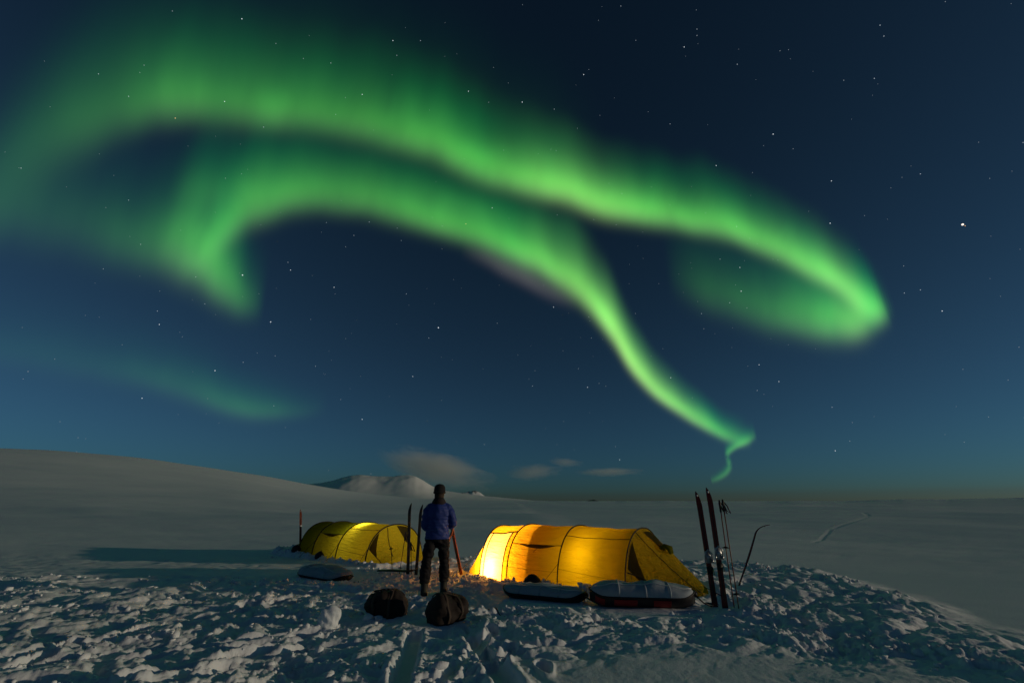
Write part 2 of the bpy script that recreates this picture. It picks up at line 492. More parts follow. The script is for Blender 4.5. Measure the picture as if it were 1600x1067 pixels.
def build_ground():
    fine = np.radians(np.linspace(-60, 60, 900))
    left = np.radians(np.linspace(-180, -60, 130)[:-1]); right = np.radians(np.linspace(60, 180, 170)[1:-1])
    az = np.concatenate([left, fine, right])
    r = np.concatenate([np.linspace(0.02, 3.4, 26), np.geomspace(3.45, 20, 430), np.geomspace(20.25, 620, 270), np.geomspace(640, 60000, 60)])
    A, Rr = np.meshgrid(az, r, indexing='ij')
    X = Rr * np.sin(A); Y = Rr * np.cos(A)
    Z = terrain(X, Y)
    me = grid_mesh('ground', np.stack([X, Y, Z], -1), closed_u=True)
    o = link_mesh('ground', me, M['snow'])
    tag(o, 'trodden snow of the camp running out to a smooth moonlit snowfield', 'snow', kind='structure')
    return o
build_ground()

def gz(x, y):
    return float(terrain(np.array([x]), np.array([y]))[0])

def mountain(name, label, pxs, pys, dist, depth, gully, seed, mat, rows=70, cols=220, ext=0.4):
    azs, els = azel(np.array(pxs, float), np.array(pys, float))
    a = np.linspace(azs[0], azs[-1], cols)
    crest = np.interp(a, azs, np.maximum(els, 0))
    k = np.exp(-np.linspace(-2, 2, 5) ** 2); k /= k.sum()
    crest = np.convolve(np.pad(crest, 2, mode='edge'), k, mode='valid')
    t = np.linspace(-1, 0.9, rows)
    A, T = np.meshgrid(a, t, indexing='ij')
    Rr = dist + T * depth
    H = (np.tan(crest) * dist)[:, None] * np.where(T < 0, ((1 + T) ** 1.35 * 0.55 + 0.45 * sst(-0.55, -0.02, T)), (1 - T * 0.9))
    X = Rr * np.sin(A); Y = Rr * np.cos(A)
    g = perlin(X * 0.0016, Y * 0.0011, seed) + 0.5 * perlin(X * 0.004, Y * 0.0026, seed + 1) + 0.25 * perlin(X * 0.01, Y * 0.006, seed + 2)
    g = g - 0.9 * np.abs(perlin(X * 0.0028 + 0.3 * g, Y * 0.0012, seed + 4)) + 0.3
    H = H + gully * g * sst(-0.95, -0.5, T) * sst(0.1, -0.12, T) * np.clip(H / (H.max() + 1e-6), 0, 1)
    H = H - 6
    me = grid_mesh(name, np.stack([X, Y, H], -1))
    return tag(link_mesh(name, me, mat), label, 'mountain', kind='structure')

def mat_mountain(name, lo, hi):
    m, nt, out = new_mat(name)
    p = nt.nodes.new('ShaderNodeBsdfPrincipled'); p.inputs['Roughness'].default_value = 0.85; p.inputs['Specular IOR Level'].default_value = 0.1
    g = nt.nodes.new('ShaderNodeNewGeometry')
    mp = nt.nodes.new('ShaderNodeMapping'); mp.inputs['Scale'].default_value = (0.012, 0.004, 0.004)
    n = nt.nodes.new('ShaderNodeTexNoise'); n.inputs['Scale'].default_value = 1.0; n.inputs['Detail'].default_value = 7
    cr = nt.nodes.new('ShaderNodeValToRGB')
    cr.color_ramp.elements[0].position = lo; cr.color_ramp.elements[0].color = (0.10, 0.10, 0.11, 1)
    cr.color_ramp.elements[1].position = hi; cr.color_ramp.elements[1].color = (0.78, 0.80, 0.82, 1)
    nt.links.new(g.outputs['Position'], mp.inputs['Vector']); nt.links.new(mp.outputs['Vector'], n.inputs['Vector'])
    nt.links.new(n.outputs['Fac'], cr.inputs['Fac']); nt.links.new(cr.outputs['Color'], p.inputs['Base Color'])
    nt.links.new(p.outputs['BSDF'], out.inputs['Surface'])
    return m
mountain('mountain', 'flat-topped snow mountain behind the person in the blue jacket',
         [420, 470, 500, 520, 535, 548, 562, 590, 615, 628, 640, 650, 662, 674, 690, 715, 760, 830, 880],
         [774, 756, 753.5, 750, 744.5, 741.5, 741, 743, 742.3, 741, 741.2, 743.5, 750, 758, 765, 768.5, 774, 780.5, 782.5], 7000, 2600, 20, 41, mat_mountain('table_mountain', 0.18, 0.30))
mountain('mountain', 'small rocky snow peak on the skyline beyond the flat-topped mountain',
         [690, 712, 722, 730, 738, 744, 750, 757, 764, 772], [783, 774, 769.5, 768, 767.8, 768.5, 770, 774, 778.5, 782.5], 9500, 900, 60, 51, mat_mountain('rock_peak', 0.36, 0.50), rows=50, cols=90)
mountain('hill', 'tiny dark rock outcrop alone on the far snow horizon', [917, 920, 924, 928, 932, 935], [783, 780.6, 780.2, 779.2, 780.6, 783], 9000, 260, 8, 61, M['rock'], rows=20, cols=24)

# ------------------------------------------------------------------ aurora: curtains hanging high above the plain
def mat_aurora(name, low, mid, high, strength=1.0):
    m, nt, out = new_mat(name)
    a = nt.nodes.new('ShaderNodeAttribute'); a.attribute_name = 'power'
    uv = nt.nodes.new('ShaderNodeUVMap'); uv.uv_map = 'uv'
    sx = nt.nodes.new('ShaderNodeSeparateXYZ')
    nt.links.new(uv.outputs['UV'], sx.inputs['Vector'])
    pr = nt.nodes.new('ShaderNodeFloatCurve')            # brightness from the hem of the curtain to its top
    c = pr.mapping.curves[0]
    pts = [(0, 0), (0.05, 0.05), (0.11, 0.26), (0.18, 0.70), (0.25, 0.97), (0.32, 0.93), (0.42, 0.66), (0.55, 0.37), (0.70, 0.16), (0.85, 0.05), (1, 0)]
    c.points[0].location = pts[0]; c.points[1].location = pts[-1]
    for p in pts[1:-1]: c.points.new(*p)
    pr.mapping.update()
    nt.links.new(sx.outputs['Y'], pr.inputs['Value'])
    cr = nt.nodes.new('ShaderNodeValToRGB')
    e = cr.color_ramp.elements
    e[0].position = 0.08; e[0].color = (*low, 1); e[1].position = 0.7; e[1].color = (*high, 1)
    k = e.new(0.30); k.color = (*mid, 1)
    nt.links.new(sx.outputs['Y'], cr.inputs['Fac'])
    mp = nt.nodes.new('ShaderNodeMapping'); mp.inputs['Scale'].default_value = (1.0, 0.25, 1)
    n = nt.nodes.new('ShaderNodeTexNoise'); n.inputs['Scale'].default_value = 2.2; n.inputs['Detail'].default_value = 2; n.inputs['Roughness'].default_value = 0.45
    nt.links.new(uv.outputs['UV'], mp.inputs['Vector']); nt.links.new(mp.outputs['Vector'], n.inputs['Vector'])
    mr = nt.nodes.new('ShaderNodeMapRange'); mr.inputs[1].default_value = 0.25; mr.inputs[2].default_value = 0.75; mr.inputs[3].default_value = 0.96; mr.inputs[4].default_value = 1.04
    nt.links.new(n.outputs['Fac'], mr.inputs[0])
    mpb = nt.nodes.new('ShaderNodeMapping'); mpb.inputs['Scale'].default_value = (0.55, 0.9, 1); mpb.inputs['Rotation'].default_value = (0, 0, 0.5)
    nb = nt.nodes.new('ShaderNodeTexNoise'); nb.inputs['Scale'].default_value = 1.6; nb.inputs['Detail'].default_value = 4; nb.inputs['Roughness'].default_value = 0.5; nb.inputs['Distortion'].default_value = 0.5
    mrb = nt.nodes.new('ShaderNodeMapRange'); mrb.inputs[1].default_value = 0.3; mrb.inputs[2].default_value = 0.7; mrb.inputs[3].default_value = 0.76; mrb.inputs[4].default_value = 1.22
    nt.links.new(uv.outputs['UV'], mpb.inputs['Vector']); nt.links.new(mpb.outputs['Vector'], nb.inputs['Vector']); nt.links.new(nb.outputs['Fac'], mrb.inputs[0])
    mm = nt.nodes.new('ShaderNodeMath'); mm.operation = 'MULTIPLY'; nt.links.new(mr.outputs[0], mm.inputs[0]); nt.links.new(mrb.outputs[0], mm.inputs[1])
    m1 = nt.nodes.new('ShaderNodeMath'); m1.operation = 'MULTIPLY'
    m2 = nt.nodes.new('ShaderNodeMath'); m2.operation = 'MULTIPLY'
    m3 = nt.nodes.new('ShaderNodeMath'); m3.operation = 'MULTIPLY'; m3.inputs[1].default_value = strength
    nt.links.new(pr.outputs['Value'], m1.inputs[0]); nt.links.new(a.outputs['Fac'], m1.inputs[1])
    nt.links.new(m1.outputs[0], m2.inputs[0]); nt.links.new(mm.outputs[0], m2.inputs[1])
    nt.links.new(m2.outputs[0], m3.inputs[0])
    hot = nt.nodes.new('ShaderNodeAttribute'); hot.attribute_name = 'hot'
    mh = nt.nodes.new('ShaderNodeMath'); mh.operation = 'MULTIPLY'; nt.links.new(pr.outputs['Value'], mh.inputs[0]); nt.links.new(hot.outputs['Fac'], mh.inputs[1])
    eh = nt.nodes.new('ShaderNodeEmission'); eh.inputs['Color'].default_value = (0.42, 0.36, 0.12, 1); nt.links.new(mh.outputs[0], eh.inputs['Strength'])
    ah = nt.nodes.new('ShaderNodeAddShader'); nt.links.new(eh.outputs['Emission'], ah.inputs[0])
    em = nt.nodes.new('ShaderNodeEmission'); tr = nt.nodes.new('ShaderNodeBsdfTransparent'); ad = nt.nodes.new('ShaderNodeAddShader')
    nt.links.new(cr.outputs['Color'], em.inputs['Color']); nt.links.new(m3.outputs[0], em.inputs['Strength'])
    nt.links.new(em.outputs['Emission'], ah.inputs[1]); nt.links.new(ah.outputs['Shader'], ad.inputs[0]); nt.links.new(tr.outputs['BSDF'], ad.inputs[1])
    nt.links.new(ad.outputs['Shader'], out.inputs['Surface'])
    m.cycles.emission_sampling = 'NONE'
    return m

def smooth_path(rows, n):
    rows = np.array(rows, float)
    d = np.concatenate([[0], np.cumsum(np.hypot(*(rows[1:, :2] - rows[:-1, :2]).T))])
    t = np.linspace(0, d[-1], n)
    # Catmull-Rom through the survey points
    out = []
    for tt in t:
        i = int(np.clip(np.searchsorted(d, tt) - 1, 0, len(d) - 2))
        p0 = rows[max(i - 1, 0)]; p1 = rows[i]; p2 = rows[i + 1]; p3 = rows[min(i + 2, len(rows) - 1)]
        s = (tt - d[i]) / max(d[i + 1] - d[i], 1e-6)
        out.append(0.5 * (2 * p1 + (p2 - p0) * s + (2 * p0 - 5 * p1 + 4 * p2 - p3) * s * s + (3 * p1 - p0 - 3 * p2 + p3) * s ** 3))
    return np.array(out), t

AUR_H, AUR_MAX = 9000.0, 70000.0
VPY = 533.5 - FPX * math.tan(math.pi / 2 - PITCH)        # zenith
def curtain(name, label, rows, mat, thick=10.0, layers=5, n=260, nv=26, kname='uv'):
    """rows: direction of the hem (photo survey x, y), apparent height, brightness.  The hem hangs at one altitude,
    the rays stand vertically above it; several sheets side by side give the curtain its thickness."""
    rows = [tuple(r) + ((thick,) if len(r) == 4 else ()) for r in rows]
    path, t = smooth_path(rows, n)
    sd = len(rows) + rows[0][0] * 0.013
    wob = perlin(t / 140.0, 0 * t + 0.4, sd) + 0.5 * perlin(t / 62.0, 0 * t + 0.4, sd + 3)
    path[:, 1] += wob * np.minimum(path[:, 2] * 0.035, 5.0)
    path[:, 2] *= 1 + 0.06 * perlin(t / 45.0, 0 * t + 0.7, sd + 5)
    tx = np.gradient(path[:, 0]); ty = np.gradient(path[:, 1])
    L = np.hypot(tx, ty) + 1e-6
    nx, ny = -ty / L, tx / L
    allP, allU, allS, allH = [], [], [], []
    offs = np.linspace(-1, 1, layers) if layers > 1 else np.array([0.0])
    wts = np.exp(-(offs * 1.25) ** 2); wts /= wts.sum()
    for o, w in zip(offs, wts):
        hx = path[:, 0] + nx * o * path[:, 4]; hy = path[:, 1] + ny * o * path[:, 4]
        hgt = np.maximum(path[:, 2], 4)
        b = ray(hx, hy)
        topx = hx + (800 - hx) * hgt / (hy - VPY); topy = hy - hgt
        _, el1 = azel(topx, topy)
        dist = np.minimum(AUR_H / np.maximum(b[:, 2], 1e-3), AUR_MAX)
        P0 = b * dist[:, None]; P0[:, 2] += CAM_Z
        hd = np.hypot(P0[:, 0], P0[:, 1])
        z1 = hd * np.tan(el1) + CAM_Z
        v = np.linspace(0, 1, nv)
        # even steps of elevation up the sheet
        el0 = np.arctan2(P0[:, 2] - CAM_Z, hd)
        E = el0[:, None] + (el1 - el0)[:, None] * v[None]
        P = np.empty((n, nv, 3)); P[..., 0] = P0[:, 0, None]; P[..., 1] = P0[:, 1, None]; P[..., 2] = hd[:, None] * np.tan(E) + CAM_Z
        allP.append(P)
        U = np.empty((n, nv, 2)); U[..., 0] = (t / 100.0)[:, None]; U[..., 1] = v[None]
        allU.append(U)
        allH.append(np.repeat(np.maximum(path[:, 3] - 0.72, 0)[:, None] * w, nv, 1))
        allS.append(np.repeat(np.maximum(path[:, 3], 0)[:, None] * w, nv, 1))
    verts = np.concatenate([p.reshape(-1, 3) for p in allP]); uvs = np.concatenate([u.reshape(-1, 2) for u in allU]); pw = np.concatenate([s.reshape(-1) for s in allS])
    qs = []
    for l in range(len(allP)):
        idx = np.arange(n * nv).reshape(n, nv) + l * n * nv
        qs.append(np.stack([idx[:-1, :-1], idx[1:, :-1], idx[1:, 1:], idx[:-1, 1:]], -1).reshape(-1, 4))
    q = np.concatenate(qs)
    me = bpy.data.meshes.new(name)
    me.vertices.add(len(verts)); me.vertices.foreach_set('co', verts.reshape(-1).astype(np.float32))
    me.loops.add(q.size); me.loops.foreach_set('vertex_index', q.reshape(-1).astype(np.int32))
    me.polygons.add(len(q))
    me.polygons.foreach_set('loop_start', (np.arange(len(q)) * 4).astype(np.int32)); me.polygons.foreach_set('loop_total', np.full(len(q), 4, dtype=np.int32))
    me.update(calc_edges=True)
    ul = me.uv_layers.new(name='uv'); ul.data.foreach_set('uv', uvs[q.reshape(-1)].reshape(-1).astype(np.float32))
    at = me.attributes.new('power', 'FLOAT', 'POINT'); at.data.foreach_set('value', pw.astype(np.float32))
    ah = me.attributes.new('hot', 'FLOAT', 'POINT'); ah.data.foreach_set('value', np.concatenate([h.reshape(-1) for h in allH]).astype(np.float32))
    o = link_mesh(name, me, mat)
    tag(o, label, 'aurora', 'curtains of northern lights')
    return o

A_GREEN = mat_aurora('aurora_green', (0.14, 0.27, 0.10), (0.095, 0.58, 0.07), (0.00, 0.42, 0.07), 1.15)
A_PINK = mat_aurora('aurora_pink', (0.30, 0.24, 0.26), (0.26, 0.26, 0.22), (0.10, 0.25, 0.12))
curtain('aurora_band', 'long upper green aurora band ending in a hook above the skis',
        [(-120, 470, 360, .08, 60), (-40, 380, 370, .13, 60), (40, 318, 360, .16, 50), (115, 272, 315, .17, 40), (190, 238, 275, .26, 28), (280, 218, 240, .36, 22), (400, 224, 212, .40, 18), (500, 234, 204, .44, 18),
         (590, 248, 205, .50, 17), (660, 270, 195, .60, 16), (730, 298, 185, .70, 15), (800, 320, 175, .78, 14), (870, 337, 168, .90, 13), (940, 356, 158, .92, 12), (1020, 370, 150, .78, 12),
         (1110, 388, 150, .76, 12), (1190, 414, 150, .78, 12), (1260, 446, 150, .84, 12), (1315, 478, 150, .90, 13), (1352, 508, 150, .90, 16), (1378, 520, 145, .60, 18), (1392, 514, 130, .20, 18)], A_GREEN, layers=9)
curtain('aurora_band', 'dim green aurora curl folding back under the hook of the upper band',
        [(1392, 500, 100, .10), (1384, 524, 140, .50), (1355, 550, 175, .80), (1308, 560, 205, .70), (1250, 554, 215, .42), (1195, 542, 225, .22), (1150, 530, 230, .13), (1100, 515, 220, .09), (1050, 490, 210, 0)], A_GREEN, thick=14, layers=7)
curtain('aurora_band', 'long lower green aurora band descending to the horizon beside the upright skis',
        [(385, 385, 190, .06, 16), (440, 356, 190, .24, 14), (520, 354, 180, .36, 14), (600, 366, 165, .44, 13), (680, 383, 155, .54, 12), (740, 404, 150, .64, 12), (800, 427, 155, .72, 12), (850, 452, 160, .82, 12),
         (895, 483, 165, .92, 11), (930, 514, 160, 1.02, 10), (962, 556, 150, 1.2, 9), (985, 592, 130, 1.25, 8), (1010, 622, 112, 1.15, 7), (1040, 645, 95, 1.05, 6), (1075, 667, 84, .92, 6), (1110, 685, 76, .78, 6),
         (1138, 698, 70, .58, 6), (1158, 704, 66, .34, 6), (1178, 704, 60, .0, 6)], A_GREEN, layers=7)
curtain('aurora_band', 'small thin green aurora tail curling down to the horizon',
        [(1184, 690, 40, .0), (1176, 695, 38, .30), (1165, 700, 34, .46), (1150, 706, 30, .46), (1138, 716, 28, .44), (1138, 726, 28, .44), (1142, 735, 26, .38), (1136, 745, 22, .30), (1124, 752, 18, .24), (1112, 756, 16, .10)], A_GREEN, thick=4, layers=5)
curtain('aurora_band', 'broad green aurora fold curling round the left end of the lower band',
        [(120, 425, 200, .0, 30), (180, 438, 240, .05, 26), (222, 452, 290, .18, 20), (250, 464, 320, .42, 14), (278, 478, 320, .62, 12), (308, 490, 290, .66, 13), (338, 502, 230, .46, 15), (368, 510, 170, .22, 18), (405, 512, 130, .0, 20)], A_GREEN, layers=7)
curtain('aurora_band', 'bright inner fold of aurora joining the broad left curl to the lower band',
        [(292, 462, 280, .0), (314, 450, 285, .30), (336, 428, 280, .46), (362, 402, 265, .52), (400, 377, 240, .42), (450, 362, 210, .20), (500, 354, 190, .0)], A_GREEN, thick=14, layers=7)
curtain('aurora_band', 'faint green aurora glow low in the sky over the snow hill',
        [(-60, 585, 150, .02, 16), (60, 600, 150, .03, 16), (170, 618, 140, .045, 14), (260, 638, 130, .07, 12), (320, 655, 118, .11, 10), (370, 665, 105, .12, 10), (420, 668, 90, .10, 10), (465, 664, 75, .05, 10), (510, 654, 65, .0, 10)], A_GREEN, layers=5)
curtain('aurora_band', 'dim green aurora veil at the edge of the sky beside the broad curl',
        [(-100, 400, 260, .06, 40), (0, 412, 280, .085, 40), (80, 425, 280, .095, 36), (160, 442, 260, .10, 30), (240, 460, 220, .05, 26), (310, 475, 200, .0, 20)], A_GREEN, layers=7)
curtain('aurora_band', 'dim green aurora veil between the upper and lower bands',
        [(250, 330, 150, .0, 20), (330, 340, 170, .09, 20), (430, 335, 175, .11, 20), (540, 335, 165, .11, 20), (650, 348, 150, .10, 20), (760, 370, 140, .08, 20), (860, 400, 140, .05, 20), (940, 430, 140, .0, 20)], A_GREEN, layers=5)
curtain('aurora_band', 'wide faint green aurora haze above the upper band at the top of the sky',
        [(-150, 420, 380, .0, 80), (-40, 330, 380, .035, 80), (100, 240, 350, .055, 70), (250, 190, 310, .06, 60), (420, 180, 280, .055, 50), (600, 205, 270, .045, 45), (780, 260, 250, .03, 40), (950, 310, 240, .0, 40)], A_GREEN, layers=7)
curtain('aurora_band', 'pale pinkish aurora fringe under the middle of the lower band',
        [(720, 405, 60, .0), (760, 424, 76, .16), (800, 448, 86, .24), (840, 468, 92, .24), (875, 482, 92, .16), (905, 494, 88, .0)], A_PINK, thick=10, layers=5)

# ------------------------------------------------------------------ stars
STAR_R = 300000.0
star_me = {}
def star_mesh(kind):
    if kind not in star_me:
        bm = bmesh.new(); add_ball(bm, (0, 0, 0), 1.0, 1)
        me = bpy.data.meshes.new('star'); bm.to_mesh(me); bm.free()
        col, s = {'white': ((0.85, 0.93, 1.0), 0.9), 'dim': ((0.75, 0.88, 1.0), 0.5), 'orange': ((1.0, 0.62, 0.30), 0.7), 'bright': ((1.0, 0.86, 0.72), 1.6)}[kind]
        me.materials.append(mat_emit('star_' + kind, col, s))
        star_me[kind] = me
    return star_me[kind]
def star(px, py, size, kind, label, group=None):
    o = bpy.data.objects.new('star', star_mesh(kind))
    d = ray(px, py)
    o.location = Vector(d * STAR_R) + Vector((0, 0, CAM_Z))
    s = size * 0.44 * STAR_R / 2 / FPX
    o.scale = (s, s, s)
    COL.objects.link(o)
    tag(o, label, 'star', group)
star(1504, 351, 5.2, 'bright', 'brightest star, white, alone in the dark sky outside the aurora hook')
star(1508, 353, 2.4, 'orange', 'small reddish lens coma spot touching the brightest star')  # glowing dot added for the lens coma of the brightest star
star(685, 512, 4.2, 'white', 'bright white star in the blue sky straight above the person')
star(379, 430, 3.6, 'white', 'bright white star just beside the broad aurora curl')
star(423, 503, 3.2, 'white', 'white star in blue sky just below the broad aurora curl')
star(274, 185, 2.8, 'orange', 'orange star at the dark hem of the upper aurora band')
star(728, 350, 2.8, 'orange', 'orange star inside the lower aurora band')
GROUP_S = 'small stars over the camp'
for (x, y, s) in [(378, 30, 2.6), (614, 64, 2.4), (657, 64, 2.0), (620, 87, 2.0), (517, 99, 2.2), (351, 159, 2.4), (566, 148, 2.4), (732, 143, 2.4), (201, 151, 2.2), (412, 199, 2.2), (154, 116, 2.0),
                  (454, 422, 2.4), (450, 410, 2.0), (522, 449, 2.4), (553, 368, 2.2), (577, 347, 2.2), (769, 325, 2.4), (306, 433, 2.0), (220, 382, 2.0), (246, 486, 2.2), (249, 507, 2.4), (635, 459, 2.2),
                  (320, 475, 2.0), (201, 313, 2.0), (33, 263, 2.0), (336, 579, 2.8), (222, 622, 2.4), (566, 655, 2.6), (645, 588, 2.4), (380, 566, 2.0), (670, 528, 2.2), (912, 117, 2.6), (816, 160, 2.8),
                  (866, 171, 2.2), (1069, 74, 2.4), (1089, 46, 2.0), (1089, 56, 2.0), (1152, 101, 2.2), (1208, 210, 2.8), (1119, 259, 2.4), (1299, 283, 2.4), (1297, 349, 2.8), (1151, 354, 2.2), (1158, 455, 2.8),
                  (1156, 418, 2.4), (1125, 405, 2.0), (1140, 473, 2.2), (1096, 490, 2.2), (865, 480, 2.6), (1047, 194, 2.0), (1375, 40, 2.2), (1381, 57, 2.2), (1366, 123, 2.2), (1438, 272, 2.2), (1413, 458, 2.2),
                  (1438, 453, 2.2), (1472, 486, 2.4), (970, 10, 2.0), (832, 603, 2.2), (918, 605, 2.4), (1048, 590, 2.4), (1186, 570, 2.4), (1217, 596, 2.4), (1183, 610, 2.2), (1305, 704, 2.4), (1300, 636, 2.2),
                  (968, 718, 2.4), (757, 694, 2.2), (510, 348, 1.8), (540, 386, 2.0), (627, 376, 1.8), (691, 389, 1.8), (777, 505, 1.8), (428, 634, 2.0), (493, 572, 2.0), (430, 556, 1.8), (924, 528, 2.0)]:
    star(x, y, s, 'white' if s > 2.3 else 'dim', 'small faint star scattered among many in the night sky', GROUP_S)
def ico(sub):
    b = bmesh.new(); add_ball(b, (0, 0, 0), 1.0, sub); b.verts.ensure_lookup_table()
    V = np.array([v.co[:] for v in b.verts]); F_ = np.array([[v.index for v in f.verts] for f in b.faces]); b.free()
    return V, F_
def many(name, V, Fc, mat):
    """V: (n, k, 3) vertices of n pieces sharing the faces Fc, one mesh"""
    n, k = V.shape[:2]
    me = bpy.data.meshes.new(name)
    q = (Fc[None] + (np.arange(n) * k)[:, None, None]).reshape(-1, 3)
    me.vertices.add(n * k); me.vertices.foreach_set('co', V.reshape(-1).astype(np.float32))
    me.loops.add(q.size); me.loops.foreach_set('vertex_index', q.reshape(-1).astype(np.int32))
    me.polygons.add(len(q)); me.polygons.foreach_set('loop_start', (np.arange(len(q)) * 3).astype(np.int32)); me.polygons.foreach_set('loop_total', np.full(len(q), 3, dtype=np.int32))
    me.update(calc_edges=True)
    return link_mesh(name, me, mat)
IV, IF = ico(1)
th = RNG.uniform(0, 2 * math.pi, 1100); el = np.arcsin(RNG.uniform(0.05, 1.0, 1100))
D = np.stack([np.sin(th) * np.cos(el), np.cos(th) * np.cos(el), np.sin(el)], -1) * STAR_R * 1.02
rs = STAR_R * RNG.choice([0.6, 0.8, 1.0], 1100, p=[.5, .35, .15]) / 2 / FPX
o = many('star_field', D[:, None, :] + IV[None] * rs[:, None, None], IF, mat_emit('star_faint', (0.75, 0.88, 1.0), 0.30))
tag(o, 'dust of very faint stars all over the sky', 'stars', kind='stuff')

# ------------------------------------------------------------------ clouds over the mountain
def mat_cloud(name, dens, scale, thr):
    m, nt, out = new_mat(name)
    v = nt.nodes.new('ShaderNodeVolumePrincipled')
    v.inputs['Color'].default_value = (0.97, 0.95, 0.92, 1); v.inputs['Anisotropy'].default_value = 0.1
    tc = nt.nodes.new('ShaderNodeTexCoord')
    n = nt.nodes.new('ShaderNodeTexNoise'); n.inputs['Scale'].default_value = scale; n.inputs['Detail'].default_value = 6; n.inputs['Roughness'].default_value = 0.6; n.inputs['Distortion'].default_value = 0.8
    ln = nt.nodes.new('ShaderNodeVectorMath'); ln.operation = 'LENGTH'
    nt.links.new(tc.outputs['Object'], ln.inputs[0]); nt.links.new(tc.outputs['Object'], n.inputs['Vector'])
    s1 = nt.nodes.new('ShaderNodeMath'); s1.operation = 'SUBTRACT'; s1.inputs[0].default_value = 1.0
    nt.links.new(ln.outputs['Value'], s1.inputs[1])
    a = nt.nodes.new('ShaderNodeMath'); a.operation = 'ADD'; nt.links.new(s1.outputs[0], a.inputs[0]); nt.links.new(n.outputs['Fac'], a.inputs[1])
    mr = nt.nodes.new('ShaderNodeMapRange'); mr.inputs[1].default_value = thr; mr.inputs[2].default_value = thr + 0.6; mr.inputs[3].default_value = 0; mr.inputs[4].default_value = dens
    nt.links.new(a.outputs[0], mr.inputs[0]); nt.links.new(mr.outputs[0], v.inputs['Density'])
    nt.links.new(v.outputs['Volume'], out.inputs['Volume'])
    return m
def cloud(label, px, py, wpx, hpx, dens, tilt=0.0, scale=2.0, thr=0.72):
    dist = 15000.0
    d = ray(px, py)
    bm = bmesh.new(); add_ball(bm, (0, 0, 0), 1.0, 3)
    o = obj('cloud', bm, mat_cloud('cloud', dens, scale, thr))
    o.location = Vector(d * dist)
    az = math.atan2(d[0], d[1])
    k = dist / FPX * 0.92
    o.rotation_euler = (0, tilt, -az)
    o.scale = (wpx / 2 * k, wpx / 3 * k, hpx / 2 * k)
    tag(o, label, 'cloud')
cloud('largest pale cloud over the flat-topped mountain', 680, 732, 235, 76, 0.0012, 0.22)
cloud('small pale cloud to the side of the largest cloud', 832, 737, 115, 36, 0.0010, -0.05)
cloud('thin wisp of cloud nearest the small pale cloud, highest of the three low ones', 883, 722, 70, 20, 0.0012, 0.1)
cloud('long thin flat wisp of cloud above the lit tent', 950, 737, 130, 18, 0.0010, 0.0)

# ------------------------------------------------------------------ tents
def arch(th, w, h):
    c, s = math.cos(th), math.sin(th)
    return (-w * math.copysign(abs(c) ** 0.88, c), h * max(s, 0) ** 0.88)

class Tunnel:
    """tunnel tent: hoops at stations u, each with half width and height; fabric drawn between them"""
    def __init__(self, stations):
        self.st = stations
    def wh(self, u):
        st = self.st
        for (a, b) in zip(st[:-1], st[1:]):
            if u <= b[0] + 1e-9: break
        t = min(max((u - a[0]) / (b[0] - a[0]), 0), 1)
        sag = 1 - a[3] * math.sin(math.pi * t)
        return (a[1] + (b[1] - a[1]) * t) * sag, (a[2] + (b[2] - a[2]) * t) * sag, t
    def point(self, u, th, off=0.0):
        w, h, t = self.wh(u)
        v, z = arch(th, w + off, h + off)
        wob = (0.010 * math.sin(9 * u + 3 * th) + 0.007 * math.sin(23 * u * (0.6 + 0.4 * math.cos(th)) - 6 * th) + 0.006 * math.sin(31 * th + 4 * u)) * math.sin(th) * (0.25 + math.sin(math.pi * t))
        return Vector((u, v + wob * 0.5, z + wob * 0.4))

def panel(t, name, tn, u0, u1, mat, th0=0.0, th1=math.pi, nu=16, nt=36):
    bm = bmesh.new()
    V = [[bm.verts.new(tn.point(u0 + (u1 - u0) * i / nu, th0 + (th1 - th0) * j / nt)) for j in range(nt + 1)] for i in range(nu + 1)]
    for i in range(nu):
        for j in range(nt):
            bm.faces.new((V[i][j], V[i + 1][j], V[i + 1][j + 1], V[i][j + 1]))
    return obj(name, bm, mat, t)

def hoop(t, name, tn, u, rad, mat, off=0.012, th0=-0.02, th1=math.pi, du=0.0, n=36):
    bm = bmesh.new()
    add_tube(bm, [tn.point(u + du * i / n, th0 + (th1 - th0) * i / n, off) for i in range(n + 1)], rad, 6)
    return obj(name, bm, mat, t)

def line_on(t, name, tn, pts, rad, mat, off=0.008, n=14, sag=0.0):
    bm = bmesh.new()
    P = []
    for (a, b) in zip(pts[:-1], pts[1:]):
        for i in range(n):
            k = i / n
            P.append(tn.point(a[0] + (b[0] - a[0]) * k, a[1] + (b[1] - a[1]) * k - sag * math.sin(math.pi * k), off))
    P.append(tn.point(pts[-1][0], pts[-1][1], off))
    add_tube(bm, P, rad, 5)
    return obj(name, bm, mat, t)

def patch_on(t, name, tn, u0, u1, lo, hi, mat, off=0.02, n=14):
    """sheet on the fabric between two edges th = lo(k), hi(k)"""
    bm = bmesh.new()
    V = []
    for i in range(n + 1):
        k = i / n; u = u0 + (u1 - u0) * k
        V.append([bm.verts.new(tn.point(u, lo(k) + (hi(k) - lo(k)) * j / 5, off)) for j in range(6)])
    for i in range(n):
        for j in range(5):
            bm.faces.new((V[i][j], V[i + 1][j], V[i + 1][j + 1], V[i][j + 1]))
    return obj(name, bm, mat, t)

def cord(t, name, a, b, rad=0.0035, sag=0.0, mat=None):
    bm = bmesh.new()
    a = Vector(a); b = Vector(b)
    add_tube(bm, [a.lerp(b, i / 8) - Vector((0, 0, sag * math.sin(math.pi * i / 8))) for i in range(9)], rad, 5)
    return obj(name, bm, mat or M['cord'], t)

def peg(t, loc):
    bm = bmesh.new(); add_tube(bm, [Vector(loc) + Vector((0, 0, -0.1)), Vector(loc) + Vector((0.01, 0, 0.16))], 0.008, 5)
    return obj('peg', bm, M['metal'], t)

